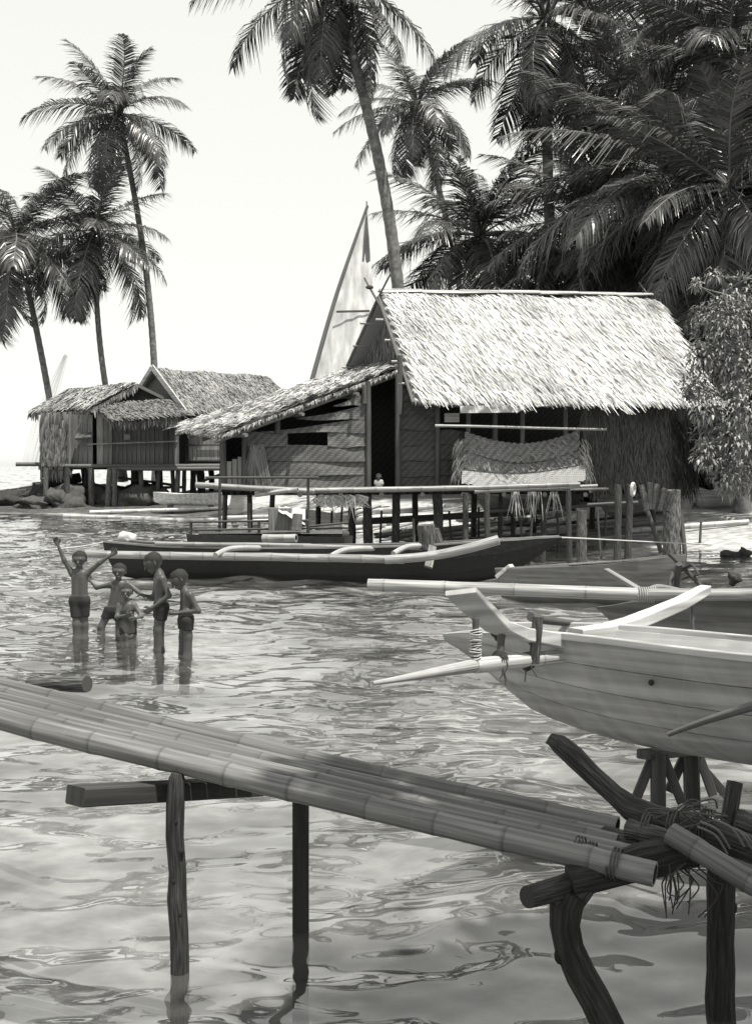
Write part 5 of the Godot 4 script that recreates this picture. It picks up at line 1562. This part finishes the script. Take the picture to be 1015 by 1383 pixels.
func make_people():
	rng.seed = 500
	person("child in dark swim shorts with both arms raised, standing in the water", "person", 14.5, {"head": [210, 203], "neck": [208, 258], "shl": [164, 282], "shr": [258, 285], "ell": [118, 205, -0.03], "hal": [80, 112, -0.05], "elr": [330, 222, -0.04], "har": [402, 172, -0.06], "hipl": [183, 448], "hipr": [238, 448], "knl": [192, 590, -0.02], "knr": [240, 592, 0.02]}, {"s": 1.0, "face": Vector3(0.02, -0.12, 1), "palml": Vector3(0.3, 0, 1), "palmr": Vector3(-0.2, 0.2, 1), "hem": 0.68})
	person("laughing child with arms spread behind the smallest child, leaning", "person", 14.75, {"head": [446, 275], "neck": [440, 332], "shl": [398, 352], "shr": [498, 345], "ell": [312, 368, 0.02], "hal": [275, 330, 0.04], "elr": [556, 392, -0.05], "har": [590, 418, -0.12], "hipl": [390, 505], "hipr": [440, 512], "knl": [338, 605, -0.02], "knr": [448, 612, 0.02]}, {"s": 0.98, "face": Vector3(-0.05, -0.06, 1), "crown": Vector3(0.03, 1, 0), "palml": Vector3(0, 0.3, 1), "palmr": Vector3(0, -0.5, 0.6), "hem": 0.5})
	person("smallest child, crouching in front with hands held together", "person", 14.05, {"head": [490, 398], "neck": [486, 452], "shl": [448, 476], "shr": [536, 473], "ell": [432, 545, -0.05], "hal": [490, 533, -0.14], "elr": [580, 540, -0.05], "har": [540, 552, -0.14], "hipl": [470, 575, 0.04], "hipr": [518, 575, 0.04], "knl": [478, 655, -0.06], "knr": [526, 665, -0.02]}, {"s": 0.88, "face": Vector3(0.05, 0.02, 1), "palml": Vector3(0, 0.2, -1), "palmr": Vector3(0, 0.2, -1), "tone": 0.085, "hem": 0.95})
	person("tallest child seen from the side, looking down with bent arm", "person", 13.35, {"head": [650, 222], "neck": [686, 282], "shl": [676, 318, 0.09], "shr": [702, 318, -0.09], "ell": [652, 430, 0.14], "hal": [606, 418, 0.10], "elr": [742, 416, -0.12], "har": [640, 492, -0.12], "hipl": [692, 490, 0.05], "hipr": [702, 490, -0.05], "knl": [676, 622, 0.06], "knr": [686, 625, -0.05], "anl": [690, 790, 0.06], "anr": [692, 790, -0.05]}, {"s": 1.08, "face": Vector3(-0.9, -0.45, 0.25), "crown": Vector3(-0.35, 0.9, 0), "palml": Vector3(0, -1, 0.2), "palmr": Vector3(0, 0.3, -1), "fx": -1.0, "hem": 0.5, "tone": 0.068})
	person("child at the end of the group with head bowed over joined hands", "person", 13.2, {"head": [806, 322], "neck": [838, 380], "shl": [832, 414, 0.08], "shr": [868, 414, -0.08], "ell": [850, 505, 0.12], "hal": [790, 522, 0.02], "elr": [918, 508, -0.10], "har": [800, 518, -0.10], "hipl": [836, 565, 0.05], "hipr": [850, 565, -0.05], "knl": [828, 665, 0.06], "knr": [856, 660, -0.05], "anl": [822, 800, 0.06], "anr": [846, 800, -0.05]}, {"s": 1.04, "face": Vector3(-0.85, -0.55, 0.3), "crown": Vector3(-0.4, 0.85, 0), "palml": Vector3(0, 1, 0), "palmr": Vector3(0, 1, 0.2), "fx": -1.0, "hem": 0.55, "tone": 0.068})
	# a toddler sits in the doorway of the big house
	var q := func(x: float, y: float, o: float) -> Array: return [(x - 60) * 4.413, (y - 710) * 4.413, o]
	var dd := -wallp(511, 655, 0.25).z
	person("small child in a white shirt sitting in the dark doorway of the house", "person", dd, {"head": q.call(511, 644.5, 0), "neck": q.call(511, 648.6, 0), "shl": q.call(508, 650.5, 0), "shr": q.call(514.5, 650.5, 0), "ell": q.call(506.8, 655, -0.02), "hal": q.call(508.5, 658, -0.12), "elr": q.call(516, 655, -0.02), "har": q.call(514, 658, -0.12), "hipl": q.call(509.3, 659.0, 0), "hipr": q.call(513.5, 659.0, 0), "knl": q.call(509, 658.5, -0.2), "knr": q.call(514, 658.5, -0.2), "anl": q.call(509, 662, -0.3), "anr": q.call(514, 662, -0.3)}, {"s": 0.82, "seated": true, "shirt": 0.55, "group": "house dwellers", "hem": 0.6})

# ---------------------------------------------------------------- shore things and plants
func rock(label: String, c: Vector3, r: Vector3, col: float, group: String):
	var mb := MB.new()
	var nz := FastNoiseLite.new(); nz.frequency = 0.9; nz.seed = rng.randi()
	ellipsoid(mb, c, r, g(col), nz, 0.6, 11)
	one("shore_rock", mb, M.rock, label, "rock", Vector3(c.x, c.y - r.y, c.z), group)
func make_shore():
	rng.seed = 600
	for k in 60:
		var x := rv(-5, 215); var d := rv(52.8, 60)
		var c := at(x, 690, d)
		c.y = ground_y(c.x, c.z) + 0.1
		rock("dark jagged rock of the heap on the spit beneath the far hut", c, Vector3(rv(0.35, 1.0), rv(0.2, 0.55), rv(0.4, 0.8)), rv(0.035, 0.09), "rocks of the dark spit")
	for k in 40:
		var x := rv(285, 470); var d := rv(36.5, 43)
		var c := at(x, 700, d)
		c.y = ground_y(c.x, c.z) + 0.06
		rock("pale rubble stone heaped on the shore beneath the lean-to", c, Vector3(rv(0.12, 0.34), rv(0.10, 0.24), rv(0.12, 0.3)), rv(0.12, 0.4), "rubble under the lean-to")
	for k in 12:
		var c := at(rv(560, 760), 715, rv(33.5, 37)); c.y = ground_y(c.x, c.z) + 0.04
		rock("small rounded stone on the sand among the house stilts", c, Vector3(rv(0.15, 0.4), rv(0.08, 0.18), rv(0.15, 0.3)), rv(0.10, 0.3), "stones among the stilts")
	var nz := FastNoiseLite.new(); nz.frequency = 0.9
	var mb := MB.new(); ellipsoid(mb, at(985, 749, 27.2), Vector3(0.2, 0.09, 0.14), g(0.06), nz, 0.5, 9); ellipsoid(mb, at(1003, 748, 27.2), Vector3(0.16, 0.10, 0.12), g(0.05), nz, 0.6, 8)
	one("low_rock", mb, M.rock, "low black rock at the water's edge beyond the grey canoe", "rock", at(992, 753, 27.2))
	# bamboo poles afloat or lying on the shore
	var rafts := [[87, 697, 265, 704, 47, 44.5, "long pale bamboo pole afloat, nearest of those below the far hut"], [122, 694, 300, 692, 50, 49, "pale bamboo pole along the rocks below the far hut"], [165, 704, 335, 704, 44.5, 43, "bamboo pole afloat between the far hut and the work boat"], [240, 707, 330, 700, 43, 43.5, "bamboo pole afloat, its end toward the lean-to"], [300, 700, 415, 696, 41, 40.5, "bamboo pole lying on the rubble below the lean-to"], [320, 706, 440, 700, 40, 40, "bamboo pole on the shore just behind the work boat"], [455, 716, 520, 709, 36, 37, "short bamboo pole slanting out of the shallows by the door stilts"], [430, 694, 600, 688, 41, 39, "bamboo pole lying far back beneath the house"], [480, 700, 640, 693, 38, 37, "pale bamboo pole on the sand beneath the house door"], [0, 662, 55, 654, 55, 56, "pale pole leaning on the dark rocks at the frame's left edge"], [850, 722, 1010, 712, 32, 32, "bamboo rail laid on forked sticks on the beach"], [640, 712, 760, 700, 34, 36, "thin pole lying on the sand behind the plank boat"]]
	for e in rafts:
		mb = MB.new()
		var a := at(e[0], e[1], e[4]); var b := at(e[2], e[3], e[5])
		for p in [a, b]:
			pass
		a.y = maxf(a.y, maxf(0.03, ground_y(a.x, a.z) + 0.07)); b.y = maxf(b.y, maxf(0.03, ground_y(b.x, b.z) + 0.07))
		bamboo(mb, a, b, 0.075, 0.06, rv(0.6, 0.78), 0.5, 8)
		one("bamboo_pole", mb, M.bamboo, e[6], "pole", a.lerp(b, 0.5), "loose bamboo poles")
	for k in 26:   # poles and sticks strewn along the water line
		mb = MB.new()
		var x := rv(330, 800); var d := lin([[330, 40], [480, 35], [640, 32.5], [800, 31]], x) + rv(-1.5, 3.0)
		var a := at(x, 700, d); var b := a + Vector3(rv(1.0, 3.2), 0, rv(-0.9, 0.9))
		a.y = maxf(0.04, ground_y(a.x, a.z) + 0.06); b.y = maxf(0.04, ground_y(b.x, b.z) + 0.06) + rv(0, 0.25)
		pole(mb, a, b, rv(0.03, 0.07), 0.03, rv(0.05, 0.5), 6, 0.06, 0.01)
		one("strewn_stick", mb, M.wood, "stick or pole in the litter strewn on the shore under the big house", "stick", a.lerp(b, 0.5), "sticks strewn under the house")
	for k in 12:   # thin mooring stakes
		mb = MB.new()
		var e: Array = [[448, 30.5, 690], [462, 33, 680], [515, 31, 690], [558, 27.8, 700], [606, 30, 690], [646, 31.5, 685], [702, 29, 690], [718, 27, 700], [752, 30, 690], [806, 28.6, 690], [818, 30.5, 690], [946, 30, 705]][k]
		var q := at(e[0], e[2], e[1])
		pole(mb, Vector3(q.x + rv(-0.1, 0.1), ground_y(q.x, q.z) - 0.2, q.z), q, 0.032, 0.028, rv(0.05, 0.16), 6, 0.06, 0.01)
		one("mooring_stake", mb, M.wood, "thin dark stake standing in the shallows among the house stilts", "stake", Vector3(q.x, ground_y(q.x, q.z), q.z), "stakes among the stilts")
	for x in [932.0, 1002.0]:
		mb = MB.new(); var q := at(x, 716, 32); pole(mb, Vector3(q.x, ground_y(q.x, q.z) - 0.1, q.z), Vector3(q.x + 0.03, q.y - 0.04, q.z), 0.03, 0.03, 0.12, 7)
		one("forked_stake", mb, M.wood, "short stake under the beach rail, %s" % ("nearer the house" if x < 950 else "nearer the frame's right edge"), "stake", Vector3(q.x, ground_y(q.x, q.z), q.z), "stakes of the beach rail")
	# upturned dark boat on the rocks left, fishing nets hung up to dry
	mb = MB.new()
	pole(mb, at(58, 655, 55.5), at(108, 645, 56), 0.28, 0.22, 0.06, 10, 0.05, 0.0); one("drift_log", mb, M.bark, "dark thick log lying on the rocks beside the thatched hut wall", "log", at(80, 660, 55.5))
	for e in [[88, 478, 30, 632, 57, 26, "pale fishing net hung from the palms to the hut's corner beam", 16]]:
		mb = MB.new()
		var strands: int = e[7]; var sheetp := []
		for k in 24:
			var u := k / 23.0
			for q in strands:
				var w := float(q) / (strands - 1)
				var top := at(e[0] + 3 * w, e[1] + 3 * w, e[4]); var foot := at(e[2] + e[5] * w, e[3] + 4 * sin(q), e[4] - 3.0 * (1 if e[5] > 15 else 0))
				var mid := top.lerp(foot, 0.5) + Vector3((0.5 - w) * -0.7 - 0.3, -0.3, 0.2)
				var p: Vector3 = top.lerp(mid, u).lerp(mid.lerp(foot, u), u)
				sheetp.append(p + Vector3(0.06 * sin(q * 1.9 + u * 3.0), 0, 0.12 * sin(q * 2.3 + u * 2.0)))
		mb.sheet(sheetp, 24, strands, g(0.5))
		var nm: StandardMaterial3D = M.net
		if strands < 12:
			nm = M.net.duplicate()
			nm.albedo_color = Color(0.3, 0.3, 0.295, 0.55)
		one("fishing_net", mb, nm, e[6], "net", at(e[2], e[3], e[4]), "nets hung to dry")
func make_plants():
	# palms of the spit at the left
	palm("tall palm with a bare curved trunk rising behind the far hut", at(212, 640, 63), at(160, 152, 63), 1.0, 23, 711, {"bow": Vector3(0.5, 0, 0), "r": 0.17, "low": -0.9, "wind": Vector3(-0.18, 0.05, 0)})
	palm("middle palm of the left group with a wavy trunk and ragged crown", at(166, 640, 61), at(128, 312, 61), 1.0, 23, 722, {"bow": Vector3(-0.35, 0, 0), "r": 0.15, "low": -0.95})
	palm("leftmost palm, leaning in from the frame's edge with a trunk bent right", at(84, 640, 60), at(22, 318, 60), 1.05, 23, 731, {"wind": Vector3(0.12, 0, 0), "bow": Vector3(0.1, 0, 0), "r": 0.16, "low": -0.95})
	# tall palm in the middle and the palms behind it
	palm("tallest palm, its slanting trunk rising behind the big roof's left end", at(548, 520, 41), at(445, -30, 41), 0.9, 24, 741, {"dead": 2, "bow": Vector3(0.45, 0, 0), "r": 0.2, "col": 0.26, "low": -1.15})
	palm("palm with a round ragged crown just right of the slanting trunk", at(640, 520, 66), at(562, 140, 66), 0.95, 22, 752, {"bow": Vector3(0.3, 0, 0), "r": 0.17, "low": -0.85})
	palm("short spreading palm whose fronds fan out above the roof ridge", at(662, 520, 46), at(648, 318, 46), 1.05, 28, 763, {"bow": Vector3(0.1, 0, 0), "r": 0.2, "low": -0.75})
	palm("slim tall palm with hanging dark fronds cut by the frame's top", at(752, 500, 44), at(737, 24, 44), 0.92, 22, 774, {"bow": Vector3(-0.1, 0, 0), "r": 0.2, "low": -1.3})
	# the dense stand at the right
	var stand := [[905, 235, 37, 1.05, "broad palm with long arching fronds in the middle of the dense stand"], [985, 60, 40, 1.05, "high palm at the frame's top right corner"], [838, 118, 46, 0.98, "palm with a bushy crown between the slim tall palm and the corner"], [800, 290, 42, 0.85, "lower palm close behind the slim tall palm's foot"], [985, 255, 34, 0.9, "palm at the frame's right edge with fronds hanging to the bush"], [1075, 150, 38, 1.0, "palm mostly outside the frame at the right"], [900, 60, 52, 1.0, "far palm showing between the high crowns at the upper right"], [850, 330, 40, 0.85, "shaded young palm low behind the roof's right half"], [945, 345, 42, 0.9, "shaded young palm behind the roof's right gable"], [1020, 380, 36, 0.85, "shaded young palm beside the leafy shrub"]]
	var k := 0
	for s in stand:
		palm(s[4], at(s[0] + 20, 560, s[2]) * Vector3(1, 0, 1) + Vector3(0, 0.6, 0), at(s[0], s[1], s[2]), s[3], 28, 800 + k * 7, {"r": 0.2, "low": -0.95, "nuts": 3})
		k += 1
	# a tree beside the photographer, whose crown shades the gangway's end
	broadleaf("shade_tree", "leafy tree beside the gangway, standing out of the frame and shading its end", Vector3(3.25, -0.2, -2.55), 8.4, 2.1, 30, 400, 0.26, 0.05, 930, "", 0.62)
	# dark broadleaf growth behind the houses
	var woods := [[780, 52, 7.0, 3.6, "dark broadleaf tree under the slim tall palm"], [850, 50, 9.5, 4.5, "dark broadleaf tree behind the middle of the palm stand"], [935, 46, 10.0, 4.6, "dark broadleaf tree behind the roof's right gable"], [1020, 43, 10.0, 4.6, "dark broadleaf tree behind the leafy shrub"], [1110, 40, 9.0, 4.5, "dark broadleaf tree outside the frame's right edge"], [830, 58, 10.5, 4.2, "tall dark tree far back in the palm stand"], [920, 58, 14.5, 5.5, "tallest dark tree far back between the palms"], [1030, 55, 14.0, 5.5, "tall dark tree far back at the right edge"]]
	k = 0
	for s in woods:
		var b := at(s[0], 640, s[1]); b.y = 0.6
		broadleaf("jungle_tree", s[4], b, s[2], s[3], 26, 330, 0.42, 0.05, 1000 + k * 13, "dark trees behind the houses", 0.06)
		k += 1
	for s in [[955, 38.5, 2.4, 2.2, "low dark thicket behind the beached canoes"], [1030, 37.5, 2.6, 2.4, "low dark thicket at the right edge behind the beach"], [880, 40, 2.4, 2.2, "low dark thicket behind the house's trunk stilt"], [790, 41, 2.2, 2.2, "low dark thicket seen between the house stilts"]]:
		var b := at(s[0], 640, s[1]); b.y = 0.6
		broadleaf("leafy_shrub", s[4], b, s[2], s[3], 16, 260, 0.3, 0.05, 1200 + k * 13, "shrubs at the beach", 0.05)
		k += 1
	sunlit_shrub()
func sunlit_shrub():
	rng.seed = 1300
	var base := Vector3(9.6, 0.1, -26.6)
	var t := thing("leafy_shrub", "sunlit leafy shrub hanging over the beach at the frame's right edge", "shrub", base, "shrubs at the beach")
	var mb := MB.new(); var cb := MB.new()
	pole(mb, base - Vector3(0, 0.3, 0), base + Vector3(-0.5, 2.4, 0.1), 0.16, 0.11, 0.14, 9)
	var tips := [[940, 384, 0.10, 26], [965, 372, 0.14, 24], [1000, 392, 0.3, 60], [985, 428, 0.42, 190], [948, 425, 0.18, 60], [962, 455, 0.34, 190], [1015, 445, 0.5, 220], [945, 480, 0.22, 110], [985, 490, 0.5, 260], [935, 520, 0.22, 110], [952, 548, 0.28, 150], [1000, 545, 0.5, 300], [960, 585, 0.34, 220], [1000, 600, 0.5, 300], [955, 615, 0.26, 160], [985, 640, 0.36, 220], [1020, 640, 0.4, 220], [1040, 500, 0.6, 260], [1050, 580, 0.6, 260], [1070, 450, 0.6, 240]]
	for e in tips:
		var c := at(e[0], e[1], 26.2 + rv(-0.5, 0.6))
		var root := base + Vector3(-0.5 * rng.randf(), clampf(c.y * 0.55, 0.5, 2.3), 0.1)
		pole(mb, root, c, 0.035, 0.012, 0.2, 5, 0.1, 0.08, 6)
		for k in int(e[3] * 1.9):
			var d := Vector3(rv(-1, 1), rv(-1, 1), rv(-1, 1))
			while d.length() > 1:
				d = Vector3(rv(-1, 1), rv(-1, 1), rv(-1, 1))
			var p: Vector3 = c + d * e[2] * 1.15
			var out := (d * 0.8 + Vector3(rv(-0.6, 0.6), rv(-0.7, 0.25), rv(-0.6, 0.6))).normalized()
			var L := rv(0.07, 0.15)
			cb.blade(p, p + out * L * 0.5 + Vector3.UP * 0.02, p + out * L - Vector3.UP * 0.03, out.cross(Vector3(rv(-0.4, 0.4), 1, rv(-0.4, 0.4))).normalized() * L * 0.19, g(0.24 * rv(0.5, 1.5)), 0.1)
	# bare twigs reaching up at the top
	for e in [[1030, 378, 960, 372], [1015, 372, 975, 395], [1040, 362, 998, 402], [990, 400, 940, 386]]:
		pole(mb, at(e[0], e[1], 26.2), at(e[2], e[3], 26.2), 0.02, 0.01, 0.4, 5, 0.1, 0.05)
	part("trunk", mb, M.bark, t)
	part("crown", cb, M.softleaf, t)

# ---------------------------------------------------------------- everything
func _ready():
	rng.seed = 7
	var cam := Camera3D.new()
	cam.name = "camera"
	cam.projection = Camera3D.PROJECTION_FRUSTUM
	cam.near = 0.1
	cam.far = 8000.0
	cam.size = 0.1 * 1383.0 / FOC
	cam.frustum_offset = Vector2(0.0, -0.1 * (691.5 - HORIZON) / FOC)
	cam.position = Vector3(0, EYE, 0)
	add_child(cam)
	cam.current = true
	var env := Environment.new()
	env.background_mode = Environment.BG_SKY
	var sm := ProceduralSkyMaterial.new()
	sm.sky_top_color = Color(0.80, 0.80, 0.784)
	sm.sky_horizon_color = Color(0.895, 0.895, 0.874)
	sm.sky_curve = 0.25
	sm.ground_bottom_color = Color(0.45, 0.45, 0.44)
	sm.ground_horizon_color = Color(0.8, 0.8, 0.78)
	sm.sun_angle_max = 1.0
	var sky := Sky.new()
	sky.sky_material = sm
	env.sky = sky
	env.background_energy_multiplier = 1.0
	env.tonemap_mode = Environment.TONE_MAPPER_LINEAR
	env.tonemap_exposure = 1.4
	env.sdfgi_enabled = true
	env.ssao_enabled = true
	env.ssil_enabled = true
	var we := WorldEnvironment.new()
	we.name = "world_environment"
	we.environment = env
	add_child(we)
	var sun := DirectionalLight3D.new()
	sun.name = "sun"
	sun.light_energy = 1.6
	sun.light_color = Color(1.0, 0.99, 0.95)
	sun.light_angular_distance = 0.5
	sun.shadow_enabled = true
	add_child(sun)
	sun.look_at_from_position(Vector3(0.22, 0.94, 0.24) * 50.0, Vector3.ZERO)
	gnoise.seed = 12
	gnoise.frequency = 0.06
	make_materials()
	make_waves()
	make_sea()
	make_ground()
	make_house()
	make_far_hut()
	rng.seed = 60
	make_fronds()
	make_plants()
	make_other_boats()
	make_near_boat()
	make_gangway()
	make_shore()
	make_people()
